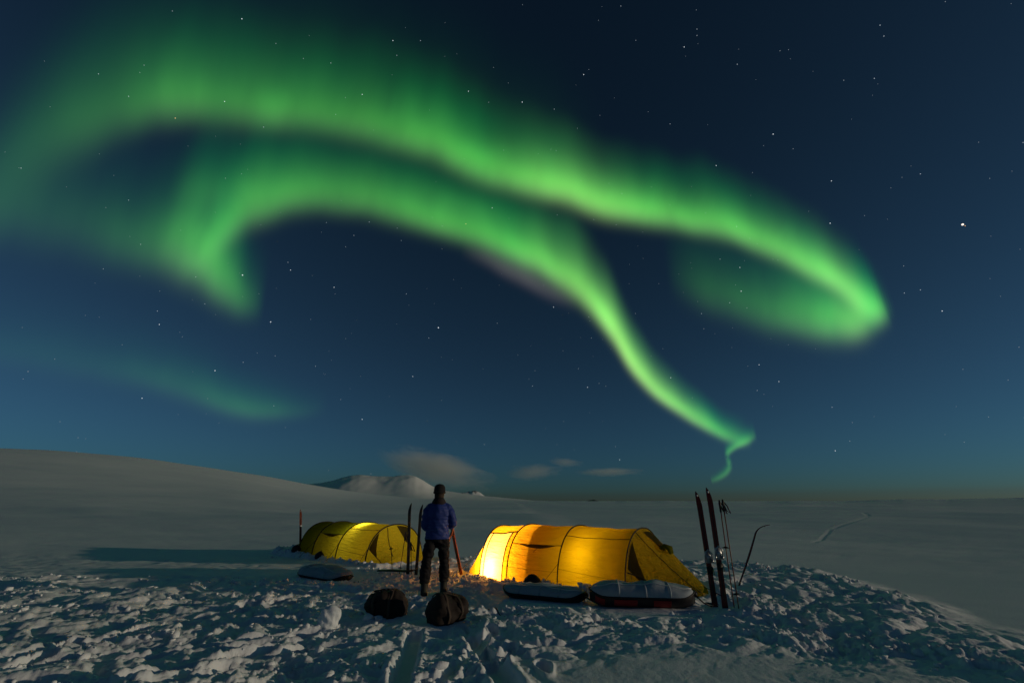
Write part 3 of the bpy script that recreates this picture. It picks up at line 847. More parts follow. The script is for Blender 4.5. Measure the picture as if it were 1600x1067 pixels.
def lamp(name, parent, loc, power, col, rad=0.05):
    l = bpy.data.lights.new(name, 'POINT'); l.energy = power; l.color = col; l.shadow_soft_size = rad
    o = bpy.data.objects.new(name, l); o.location = loc; o.parent = parent
    COL.objects.link(o)
    return o

# --- the large tent
bt = empty('tunnel_tent', (BT_O[0], BT_O[1], base_z(BT_O[1]) - 0.01), BT_A)
tag(bt, 'large glowing yellow-orange tunnel tent with a brightly lit porch', 'tent')
TB = Tunnel([(-1.55, 0.34, 0.18, 0.0), (-0.80, 0.80, 1.04, 0.02), (0.0, 0.88, 1.09, 0.02), (1.23, 0.90, 1.10, 0.025), (2.59, 0.90, 1.09, 0.0), (3.62, 0.16, 0.20, 0.0)])
panel(bt, 'fabric_panel', TB, -1.55, -0.80, M['tent'])
panel(bt, 'fabric_panel', TB, -0.80, 0.0, M['tent'], 1.03, math.pi)
panel(bt, 'fabric_panel', TB, -0.14, 0.0, M['tent'], 0.0, 1.03, 4, 16)
panel(bt, 'door', TB, -0.80, -0.14, M['door'], 0.0, 1.03, 12, 18)
panel(bt, 'fabric_panel', TB, 0.0, 1.23, M['tent'])
panel(bt, 'fabric_panel', TB, 1.23, 2.59, M['tent'])
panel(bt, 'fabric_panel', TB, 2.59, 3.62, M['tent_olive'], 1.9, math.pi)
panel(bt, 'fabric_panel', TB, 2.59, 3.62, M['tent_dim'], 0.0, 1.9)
for u in (-0.80, 0.0, 1.23, 2.59):
    hoop(bt, 'pole_sleeve', TB, u, 0.013, M['sleeve'])
# porch door: zips and rolled edge
hoop(bt, 'zip', TB, -0.14, 0.012, M['sleeve'], th0=0.0, th1=1.05, n=16)
line_on(bt, 'zip', TB, [(-0.80, 1.02), (-0.02, 1.05)], 0.014, M['sleeve'])
hoop(bt, 'zip', TB, -0.70, 0.009, M['sleeve'], th0=0.0, th1=1.02, n=16)
# seams and vents
line_on(bt, 'seam', TB, [(0.0, 0.72), (1.23, 0.72)], 0.007, M['sleeve'], sag=0.0)
patch_on(bt, 'vent_flap', TB, 0.12, 1.18, lambda k: 0.715 - 0.085 * math.sin(math.pi * k) ** 1.3, lambda k: 0.715, M['mesh'], 0.022)
cord(bt, 'toggle_cord', TB.point(0.66, 0.63, 0.02), TB.point(0.60, 0.55, 0.03), 0.004)
line_on(bt, 'seam', TB, [(1.23, 0.98), (2.59, 0.98)], 0.006, M['sleeve'])
line_on(bt, 'seam', TB, [(0.0, 0.25), (1.23, 0.25)], 0.003, M['tent_olive'])
line_on(bt, 'seam', TB, [(1.23, 0.30), (2.59, 0.22)], 0.003, M['tent_olive'])
line_on(bt, 'seam', TB, [(2.59, 1.25), (3.10, 1.0), (3.60, 0.6)], 0.006, M['sleeve'])
patch_on(bt, 'vent_flap', TB, 2.62, 2.86, lambda k: 0.42 - 0.2 * k, lambda k: 0.95 - 0.62 * k, M['mesh'], 0.012)
line_on(bt, 'zip', TB, [(2.62, 0.36), (2.85, 0.34), (3.2, 0.02)], 0.011, M['sleeve'])
patch_on(bt, 'vent_flap', TB, 2.66, 3.0, lambda k: 1.45, lambda k: 2.0 - 0.4 * k, M['mesh'], 0.012)
# hooded vent on the sloping end
bm = bmesh.new()
c0 = TB.point(3.02, 1.52, 0.0)
add_tube(bm, [c0 + Vector((-0.11, 0, 0.02)), c0 + Vector((-0.02, 0, 0.085)), c0 + Vector((0.07, 0, 0.06)), c0 + Vector((0.10, 0, -0.03))], [(0.10, 0.03), (0.12, 0.045), (0.11, 0.05), (0.09, 0.02)], 8)
vh = obj('vent_hood', bm, M['tent_olive'], bt)
# the inner tent hanging inside
TI = Tunnel([(0.10, 0.70, 0.86, 0.0), (0.22, 0.80, 0.99, 0.01), (1.23, 0.83, 1.02, 0.02), (2.50, 0.82, 1.00, 0.0)])
inner = panel(bt, 'inner_tent', TI, 0.10, 2.50, M['inner'])
bm = bmesh.new()
fan = [bm.verts.new(TI.point(0.10, math.pi * i / 24)) for i in range(25)]
bm.faces.new(fan)
obj('inner_wall', bm, M['inner'], inner)
bm = bmesh.new()
fan = [bm.verts.new(TI.point(2.50, math.pi * i / 24)) for i in range(25)]
bm.faces.new(fan)
obj('inner_wall', bm, M['inner'], inner)
# guy lines and pegs
for (u, th, du, dv) in ((-0.80, 0.60, -0.40, -0.75), (0.0, 0.40, 0.25, -0.45), (1.23, 0.38, -0.30, -0.35), (1.23, 0.38, 0.10, -0.30), (2.59, 0.75, 0.35, -0.9)):
    a = TB.point(u, th, 0.02); b = Vector((u + du, a.y + dv * 0.7, 0.04))
    cord(bt, 'guy_line', a, b, 0.004); peg(bt, b)
a = TB.point(3.60, 1.5, 0.0); b = Vector((4.15, -0.05, 0.0))
cord(bt, 'guy_line', a, b, 0.007); peg(bt, b)
a = TB.point(-1.5, 1.5, 0.0); b = Vector((-2.2, 0, 0.02))
cord(bt, 'guy_line', a, b, 0.004); peg(bt, b)
lamp('porch_lamp', bt, (-0.52, -0.52, 0.20), 135.0, (1.0, 0.42, 0.12), 0.05)
lamp('inner_lamp', bt, (1.62, -0.44, 0.48), 26.0, (1.0, 0.94, 0.55), 0.06)

# --- the small tent
st_ = empty('tunnel_tent', (ST_O[0], ST_O[1], base_z(ST_O[1]) - 0.01), ST_A)
tag(st_, 'olive-yellow tunnel tent farther off with one bright spot under its roof', 'tent')
TS = Tunnel([(-2.45, 0.45, 0.16, 0.0), (-1.15, 0.84, 0.99, 0.02), (0.0, 0.90, 1.03, 0.02), (1.63, 0.93, 1.05, 0.02), (3.34, 0.93, 1.04, 0.0), (3.95, 0.62, 0.25, 0.0)])
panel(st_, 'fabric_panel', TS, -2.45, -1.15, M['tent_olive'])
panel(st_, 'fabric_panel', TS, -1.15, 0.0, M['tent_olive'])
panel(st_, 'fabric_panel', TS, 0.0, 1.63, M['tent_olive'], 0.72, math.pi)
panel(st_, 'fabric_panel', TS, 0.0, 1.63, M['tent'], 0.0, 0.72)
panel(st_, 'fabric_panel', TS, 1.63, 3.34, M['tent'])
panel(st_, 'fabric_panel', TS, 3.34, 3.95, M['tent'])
for u in (0.0, 1.63, 3.34):
    hoop(st_, 'pole_sleeve', TS, u, 0.018, M['sleeve'])
hoop(st_, 'pole_sleeve', TS, -1.15, 0.014, M['sleeve'])
bm = bmesh.new(); fan = [bm.verts.new(TS.point(3.95, math.pi * i / 24)) for i in range(25)]; bm.faces.new(fan)
obj('door', bm, M['tent'], st_)
line_on(st_, 'seam', TS, [(0.0, 0.72), (1.63, 0.72)], 0.008, M['sleeve'])
patch_on(st_, 'vent_flap', TS, 0.12, 1.5, lambda k: 0.715 - 0.10 * math.sin(math.pi * k) ** 1.3, lambda k: 0.715, M['mesh'], 0.022)
line_on(st_, 'seam', TS, [(1.63, 0.98), (3.34, 1.02)], 0.007, M['sleeve'])
line_on(st_, 'seam', TS, [(1.63, 0.28), (3.34, 0.22)], 0.005, M['sleeve'])
line_on(st_, 'seam', TS, [(-1.15, 0.9), (0.0, 0.9)], 0.006, M['sleeve'])
patch_on(st_, 'vent_flap', TS, 3.36, 3.62, lambda k: 0.40 - 0.1 * k, lambda k: 0.95 - 0.62 * k, M['mesh'], 0.012)
patch_on(st_, 'vent_flap', TS, 3.37, 3.70, lambda k: 1.55 + 0.1 * k, lambda k: 2.05 - 0.3 * k, M['mesh'], 0.012)
line_on(st_, 'zip', TS, [(3.36, 1.25), (3.9, 0.9)], 0.010, M['sleeve'])
line_on(st_, 'zip', TS, [(3.36, 0.40), (3.7, 0.28), (3.93, 0.02)], 0.010, M['sleeve'])
for (u, th, du, dv) in ((0.0, 0.45, -0.1, -0.5), (1.63, 0.45, 0.1, -0.5), (3.34, 0.40, 0.15, -0.5)):
    a = TS.point(u, th, 0.02); b = Vector((u + du, a.y + dv * 0.8, 0.04))
    cord(st_, 'guy_line', a, b, 0.006); peg(st_, b)
lamp('roof_lamp', st_, (1.85, -0.22, 0.87), 12.0, (1.0, 0.93, 0.50), 0.03)
lamp('door_fill_light', st_, (3.0, -0.2, 0.40), 3.2, (1.0, 0.74, 0.30), 0.08)  # added fill with no known source, turns the door end golden

# ------------------------------------------------------------------ sleds
def sled(name, label, p0, p1, width, hull_h, cov_h, red=False, drop=0.05):
    p0 = Vector(p0); p1 = Vector(p1)
    L = (p1 - p0).length
    c = (p0 + p1) / 2
    rz = math.atan2(p1.y - p0.y, p1.x - p0.x)
    t = empty(name, (c.x, c.y, float(base_z(c.y)) - drop), rz)
    tag(t, label, 'sled')
    N, K = 26, 20
    def half(s):                           # plan: rounded nose and tail
        return width / 2 * max(1 - abs(s) ** 5, 0.03) ** 0.5
    def rise(s):
        return 0.16 * max(abs(s) - 0.72, 0) ** 1.5 * 3
    def ring_surface(zf, wf, name, mat, k0, k1, K=K, nz=0):
        bm = bmesh.new(); V = []
        for i in range(N + 1):
            s = -1 + 2 * i / N
            row = []
            for j in range(K + 1):
                a = k0 + (k1 - k0) * j / K
                row.append(bm.verts.new((s * L / 2, wf(s) * math.cos(a), zf(s, a))))
            V.append(row)
        for i in range(N):
            for j in range(K):
                bm.faces.new((V[i][j], V[i + 1][j], V[i + 1][j + 1], V[i][j + 1]))
        bm.faces.new(V[0]); bm.faces.new(list(reversed(V[-1])))
        return obj(name, bm, mat, t)
    ring_surface(lambda s, a: rise(s) + hull_h + (hull_h - 0.0) * math.sin(a) * (1 if math.sin(a) < 0 else 0), lambda s: half(s), 'hull', M['hull'], math.pi, 2 * math.pi)
    seed = abs(c.x) * 3.1
    def covz(s, a):
        e = max(1 - abs(s) ** 4, 0) ** 0.6
        b = abs(math.sin(a)) ** 0.55
        lump = 1 + 0.10 * math.sin(7 * s + seed) + 0.05 * math.sin(17 * s + 2 * a + seed) + 0.05 * math.cos(3 * a + 4 * s)
        return rise(s) * 0.6 + hull_h + 0.012 + cov_h * e * b * lump
    cv = ring_surface(covz, lambda s: half(s) * 1.02, 'cover', M['cover'], 0, math.pi)
    # pale piping along the cover and the rim
    bm = bmesh.new()
    add_tube(bm, [(-L / 2 * 0.93 + L * 0.93 * i / 24, half(-0.93 + 1.86 * i / 24) * math.cos(-math.pi * 0.72), covz(-0.93 + 1.86 * i / 24, math.pi * 0.72) + 0.006) for i in range(25)], 0.008, 5)
    obj('piping', bm, M['white'], cv)
    bm = bmesh.new()
    P = []
    for i in range(41):
        a = 2 * math.pi * i / 40
        s = math.cos(a); sg = math.copysign(abs(s) ** 0.5, s)
        P.append((sg * L / 2, half(min(abs(sg), 0.99)) * 1.02 * (1 if math.sin(a) >= 0 else -1), rise(sg) + hull_h))
    add_tube(bm, P, 0.013, 6)
    obj('rim', bm, M['black'], t)
    for s in (-0.45, 0.05, 0.5):
        bm = bmesh.new()
        add_tube(bm, [(s * L / 2, half(s) * 1.03 * math.cos(math.pi * i / 16), covz(s, math.pi * i / 16) + 0.006) for i in range(17)], [(0.014, 0.003)] * 17, 6)
        obj('strap', bm, M['cover'], t)
    if red:
        for (s0, s1) in ((-0.9, -0.72), (-0.55, -0.12), (0.18, 0.50)):
            bm = bmesh.new(); V = []
            for i in range(9):
                s = s0 + (s1 - s0) * i / 8
                V.append([bm.verts.new((s * L / 2, -half(s) * 1.0 * math.cos(b) - 0.012, rise(s) + hull_h - 0.02 - hull_h * 0.85 * math.sin(b))) for b in (0.05, 0.3, 0.6, 0.8)])
            for i in range(8):
                for j in range(3): bm.faces.new((V[i][j], V[i + 1][j], V[i + 1][j + 1], V[i][j + 1]))
            obj('side_panel', bm, M['red'], t)
    # tow rope at the nose
    bm = bmesh.new()
    add_tube(bm, [(L / 2 * 0.96, -0.05, hull_h + 0.05), (L / 2 + 0.10, -0.10, 0.10), (L / 2 + 0.22, -0.04, 0.045), (L / 2 + 0.30, 0.10, 0.05), (L / 2 + 0.16, 0.16, 0.05)], 0.011, 6)
    obj('tow_rope', bm, M['black'], t)
    bm = bmesh.new(); add_ball(bm, (L / 2 * 1.0, 0, hull_h + 0.03), (0.05, 0.08, 0.05), 2)
    obj('nose_block', bm, M['black'], t)
    return t
sled('cargo_sled', 'sled with pale cover and dark red sides beside the sloping end of the large tent', (1.20, 7.93, 0), (2.74, 7.72, 0), 0.58, 0.17, 0.17, True, 0.02)
sled('cargo_sled', 'low pale-covered sled half sunk in snow in front of the large tent', (-0.12, 8.72, 0), (1.15, 8.08, 0), 0.52, 0.10, 0.13, False, 0.02)
sled('cargo_sled', 'pale-covered sled in front of the olive-yellow tent', (-4.75, 11.55, 0), (-3.42, 10.55, 0), 0.58, 0.09, 0.19, False, 0.05)

# ------------------------------------------------------------------ bags
def duffel(label, loc, rz, dims, seed, tilt=0.0):
    t = empty('duffel_bag', loc, rz)
    tag(t, label, 'bag')
    L, W, H = dims
    N, K = 30, 32
    def pt(s, a, off=0.0):
        e = max(1 - abs(s) ** 3.2, 0.0) ** 0.5
        e = 0.22 + 0.78 * e if abs(s) < 0.999 else 0.18
        y = math.cos(a) * W / 2 * e; z = math.sin(a) * H / 2 * e
        d = 0.018 * math.sin(3 * a + 3 * s + seed) + 0.007 * math.sin(5 * a - 7 * s + 2 * seed) + 0.03 * math.sin(2.3 * s + seed)
        k = 1 + (d + off) / (W / 2)
        z = z * k
        if z < -H * 0.36: z = -H * 0.36 - (z + H * 0.36) * -0.25
        return Vector((s * L / 2, y * k, z + H * 0.40 + tilt * s * L / 2))
    bm = bmesh.new(); V = []
    for i in range(N + 1):
        s = -1 + 2 * i / N
        V.append([bm.verts.new(pt(s, 2 * math.pi * j / K)) for j in range(K)])
    for i in range(N):
        for j in range(K): bm.faces.new((V[i][j], V[i + 1][j], V[i + 1][(j + 1) % K], V[i][(j + 1) % K]))
    bm.faces.new(V[0]); bm.faces.new(list(reversed(V[-1])))
    crease(obj('body', bm, M['duffel'], t), 0.022, 9.0, seed)
    for s in (-0.38, 0.36):
        bm = bmesh.new(); add_tube(bm, [pt(s + 0.02 * math.sin(j), 2 * math.pi * j / 40, 0.008) for j in range(41)], [(0.018, 0.006)] * 41, 6)
        obj('strap', bm, M['strap'], t)
    bm = bmesh.new(); add_tube(bm, [pt(-0.8 + 1.6 * j / 20, 1.35 + 0.06 * math.sin(j * 0.7), 0.008) for j in range(21)], 0.008, 5)
    obj('zip', bm, M['strap'], t)
    bm = bmesh.new(); add_tube(bm, [pt(-0.38, 1.9, 0.01), pt(-0.2, 1.75, 0.02), pt(0.1, 1.8, 0.025), pt(0.36, 1.9, 0.01)], [(0.018, 0.006)] * 4, 6)
    obj('handle', bm, M['strap'], t)
    return t
duffel('dark duffel bag lying on the snow below the standing person, the flatter one', (-1.74, 7.18, base_z(7.18) - 0.03), math.radians(-8), (0.60, 0.40, 0.35), 1.3, -0.08)
duffel('dark bulging duffel bag nearest the camera, just in front of the person', (-0.84, 6.74, base_z(6.74) - 0.03), math.radians(38), (0.52, 0.44, 0.40), 4.1, 0.03)

# dark stuff sack leaning on the tent behind the low sled
t = empty('stuff_sack', (0.36, 8.92, base_z(8.92)), 0.2)
tag(t, 'dark domed stuff sack between the large tent and the low sled', 'bag')
bm = bmesh.new()
add_tube(bm, [(0, 0, 0), (0, 0, 0.06), (0, 0.005, 0.15), (0, 0.01, 0.23), (0.01, 0.015, 0.285), (0.01, 0.02, 0.31)], [(0.20, 0.16), (0.215, 0.17), (0.19, 0.15), (0.14, 0.11), (0.08, 0.06), (0.02, 0.02)], 18)
obj('body', bm, M['black'], t)
bm = bmesh.new(); add_tube(bm, [(-0.2, -0.02, 0.10), (-0.1, -0.135, 0.11), (0.05, -0.155, 0.11), (0.18, -0.08, 0.10)], [(0.004, 0.014)] * 4, 6)
obj('strap', bm, M['strap'], t)

def small_sack(label, loc, s, mat):
    t = empty('stuff_sack', loc, 0.4); tag(t, label, 'bag')
    bm = bmesh.new(); add_tube(bm, [(0, 0, 0), (0, 0, s * .3), (0, 0, s * .8), (s * .1, 0, s * 1.25), (s * .1, 0, s * 1.4)], [s * .8, s * .95, s * .85, s * .4, s * .15], 14)
    obj('body', bm, mat, t)
    bm = bmesh.new(); add_tube(bm, [(s * .1, 0, s * 1.3), (s * .25, -.02, s * 1.55), (s * .4, 0, s * 1.45)], .008, 5)
    obj('cord', bm, M['strap'], t)
ca, sa = math.cos(ST_A), math.sin(ST_A)
def st_at(u, v): return (ST_O[0] + u * ca - v * sa, ST_O[1] + u * sa + v * ca)
for (u, v, s, lab, mt) in ((-1.0, -1.0, 0.16, 'black sack at the dark end of the olive-yellow tent', 'black'), (-1.45, -0.78, 0.13, 'dark red sack at the dark end of the olive-yellow tent', 'red'), (0.95, -1.10, 0.15, 'small black sack against the side of the olive-yellow tent', 'black')):
    x, y = st_at(u, v)
    small_sack(lab, (x, y, gz(x, y) - 0.03), s, M[mt])

# ------------------------------------------------------------------ skis and poles
def frame_to(p0, p1, face):
    """matrix whose Z runs from p0 to p1 and whose X is the ski's top face normal (towards 'face')"""
    z = (Vector(p1) - Vector(p0)).normalized()
    f = Vector(face); x = (f - z * f.dot(z)).normalized(); y = z.cross(x)
    m = Matrix((x, y, z)).transposed().to_4x4(); m.translation = Vector(p0)
    return m
def ski(label, foot, top, face, mat, width=0.075, binding=None, tip=0.10, bury=0.12, band=None, group='skis standing in the snow'):
    foot = Vector(foot); top = Vector(top)
    d = (top - foot); L = d.length + bury
    t = empty('ski'); t.matrix_world = frame_to(foot - d.normalized() * bury, top, face)
    tag(t, label, 'ski', group)
    N = 34
    def sec(k):
        s = k * L
        w = width / 2 * (0.86 + 0.14 * (2 * k - 1) ** 2)
        cut = (L - s) / 0.20
        if cut < 1: w *= max(cut, 0.0) ** 0.55 * 0.94 + 0.06
        bend = max(s - (L - 0.30), 0) / 0.30
        x = tip * bend ** 2.2 + 0.018 * math.sin(math.pi * k)
        th = 0.011 * (1 - 0.6 * abs(2 * k - 1))+0.004
        return s, w, x, th
    bm = bmesh.new(); R = []
    for i in range(N + 1):
        s, w, x, th = sec(i / N)
        R.append([bm.verts.new((x + th, -w, s)), bm.verts.new((x + th, w, s)), bm.verts.new((x - th, w, s)), bm.verts.new((x - th, -w, s))])
    for i in range(N):
        for j in range(4): bm.faces.new((R[i][j], R[i][(j + 1) % 4], R[i + 1][(j + 1) % 4], R[i + 1][j]))
    bm.faces.new(R[0]); bm.faces.new(list(reversed(R[-1])))
    obj('blade', bm, mat, t, smooth=False)
    # printed stripe on the top sheet, a thin inlay
    bm = bmesh.new(); V = []
    for i in range(4, 28):
        s, w, x, th = sec(i / N)
        V.append([bm.verts.new((x + th + 0.0015, -w * 0.22, s)), bm.verts.new((x + th + 0.0015, w * 0.22, s))])
    for a, b in zip(V[:-1], V[1:]): bm.faces.new((a[0], a[1], b[1], b[0]))
    obj('stripe', bm, M['ski_dark'], t, smooth=False)
    s, w, x, th = sec(0.955)
    bm = bmesh.new(); add_box(bm, (x + th + 0.002, 0, s), (0.006, w * 1.0, 0.035))
    obj('tip_mark', bm, M['white'], t)
    if band:
        s, w, x, th = sec(band)
        bm = bmesh.new(); add_box(bm, (x, 0, s), (th * 2 + 0.008, w * 2 + 0.006, 0.04))
        obj('band', bm, M['white'], t)
    if binding:
        s, w, x, th = sec(binding)
        b = bpy.data.objects.new('binding', None)
        bm = bmesh.new()
        X = x + th
        add_box(bm, (X + 0.012, 0, s - 0.02), (0.022, width * 1.05, 0.17))
        bmesh.ops.bevel(bm, geom=bm.edges[:], offset=0.006, segments=2, affect='EDGES')
        add_tube(bm, [(X + 0.03, -width * 0.62, s - 0.06), (X + 0.055, -width * 0.60, s + 0.03), (X + 0.06, 0, s + 0.085), (X + 0.055, width * 0.60, s + 0.03), (X + 0.03, width * 0.62, s - 0.06)], 0.011, 6)
        add_box(bm, (X + 0.035, -width * 0.62, s - 0.075), (0.03, 0.02, 0.05)); add_box(bm, (X + 0.035, width * 0.62, s - 0.075), (0.03, 0.02, 0.05))
        bo = obj('binding', bm, M['metal'], t)
        bm = bmesh.new(); add_box(bm, (X + 0.012, 0, s - 0.20), (0.02, width * 0.9, 0.10))
        add_tube(bm, [(X + 0.01, -width * 0.5, s - 0.16), (X + 0.05, -width * 0.55, s - 0.26), (X + 0.05, width * 0.55, s - 0.26), (X + 0.01, width * 0.5, s - 0.16)], 0.006, 5)
        obj('heel_strap', bm, M['black'], bo)
    return t
def pole(label, foot, top, mat, basket=0.14, grip_up=True, bury=0.10, group='ski poles standing in the snow', rad=0.009):
    foot = Vector(foot); top = Vector(top)
    d = (top - foot).normalized()
    t = empty('ski_pole'); t.matrix_world = frame_to(foot - d * bury, top, (0, -1, 0.01))
    tag(t, label, 'ski pole', group)
    L = (top - foot).length + bury
    bm = bmesh.new(); add_tube(bm, [(0, 0, 0), (0, 0, L)], [rad * 0.8, rad], 7); obj('shaft', bm, mat, t)
    g = L if grip_up else 0.0
    if grip_up:
        bm = bmesh.new(); add_tube(bm, [(0, 0, L - 0.17), (0, 0, L - 0.15), (0, 0, L - 0.02), (0, 0, L + 0.02)], [0.012, 0.017, 0.019, 0.012], 8)
        gr = obj('grip', bm, M['black'], t)
        bm = bmesh.new(); add_tube(bm, [(0, 0.0, L), (0.02, 0.05, L - 0.08), (0.02, 0.09, L - 0.19), (0.02, 0.03, L - 0.15), (0, 0, L - 0.02)], [(0.003, 0.011)] * 5, 6)
        obj('wrist_strap', bm, M['black'], gr)
    b = basket + bury if grip_up else L - 0.06
    bm = bmesh.new()
    add_tube(bm, [(0.048 * math.cos(2 * math.pi * i / 20), 0.048 * math.sin(2 * math.pi * i / 20), b) for i in range(21)], 0.005, 5)
    for k in range(4):
        a = math.pi / 2 * k
        add_tube(bm, [(0, 0, b + 0.02), (0.048 * math.cos(a), 0.048 * math.sin(a), b)], 0.005, 5)
    obj('basket', bm, M['black'], t)
    return t
def P(x, y, z): return (x, y, base_z(y) + z)
# pair with bindings and poles at the end of the large tent
def along(px, py, y):
    d = ray(px, py); k = y / d[1]
    return (d[0] * k, y, CAM_Z + d[2] * k)
ski('upright dark red ski with silver binding, the one nearer the large tent', along(1117, 946, 7.72), along(1089, 766, 7.9), (-0.1, -1, 0), M['ski_red'], 0.085, 0.45, tip=-0.10)
ski('tallest upright dark red ski with silver binding, next to the ski poles', along(1133, 949, 7.62), along(1106, 760, 7.8), (-0.1, -1, 0), M['ski_red'], 0.085, 0.47, tip=-0.10)
ski('thin ski seen edge-on with its tip bent over, apart from the upright pair', along(1154, 914, 9.9), along(1186, 812, 9.95), (0.95, -0.25, 0), M['ski_red'], 0.08, None, tip=0.20)
pole('upright ski pole next to the tallest ski', along(1147, 948, 7.66), along(1124, 783, 7.85), M['ski_orange'], 0.80)
pole('upright ski pole, outermost of the two beside the tallest ski', along(1154, 948, 7.60), along(1129, 782, 7.80), M['ski_orange'], 0.16)
# group beside the small tent
ski('upright ski with pale base in front of the small tent door, farther from the person', along(637, 897, 11.6), along(640, 785, 11.7), (0.15, 1, 0), M['ski_base'], 0.075, None, tip=0.14, bury=0.1)
ski('upright ski in front of the small tent door, right beside the person', along(650, 897, 11.6), along(658, 787, 11.7), (0.15, 1, 0), M['ski_base'], 0.075, None, tip=0.14, bury=0.1)
pole('upside-down ski pole with its basket on top before the small tent door', along(613, 892, 12.0), along(611, 853, 12.0), M['black'], grip_up=False, rad=0.008)
pole('leaning ski pole before the small tent door, left of the two upright skis', along(624, 896, 11.7), along(634, 832, 11.8), M['black'], 0.12, rad=0.008)
pole('short upright ski pole between the two upright skis by the person', along(643, 900, 11.4), along(642, 848, 11.5), M['black'], 0.12, rad=0.008)
# ski laid flat on the snow at their feet
a = Vector(along(590, 893, 11.75)); b = Vector(along(652, 896, 11.5))
t = ski('ski lying flat on the snow at the foot of the small tent door', a + Vector((0, 0, 0.03)), b + Vector((0, 0, 0.03)), (0, -0.3, 1), M['ski_dark'], 0.075, None, tip=0.08, bury=0.0, group='skis lying down')
ski('lone upright brown ski with a white band behind the small tent', along(469, 862, 17.9), along(470, 795, 17.9), (0.6, -1, 0), M['ski_orange'], 0.085, None, tip=-0.10, band=0.63)
ski('orange-lit ski standing in the snow at the elbow of the person', along(719, 888, 11.0), along(704, 812, 11.0), (-0.3, -1, 0), M['ski_orange'], 0.07, None, tip=0.05)  # orange light from the tent is put into the ski's colour
ski('orange-lit ski with a curved tip crossing the other one beside the person', along(693, 868, 10.6), along(714, 813, 10.6), (-0.8, -0.5, 0), M['ski_orange'], 0.07, None, tip=0.12)  # same orange tent light carried in the ski colour

# dark straps left on the snow
def strap(label, p0, p1, w):
    y = p0[1]
    bm = bmesh.new()
    P_ = []
    for i in range(13):
        k = i / 12; x = p0[0] + (p1[0] - p0[0]) * k; yy = p0[1] + (p1[1] - p0[1]) * k + 0.02 * math.sin(5 * k)
        P_.append((x, yy, gz(x, yy) + 0.022))
    add_tube(bm, P_, [(w, 0.008)] * 13, 6)
    o = obj('strap', bm, M['black'])
    tag(o, label, 'strap')
strap('black strap lying on snow in front of the low sled', (-0.35, 7.45), (0.10, 7.15), 0.022)
strap('black strap lying on snow beside the bulging duffel bag', (-0.72, 7.25), (-0.42, 7.55), 0.016)

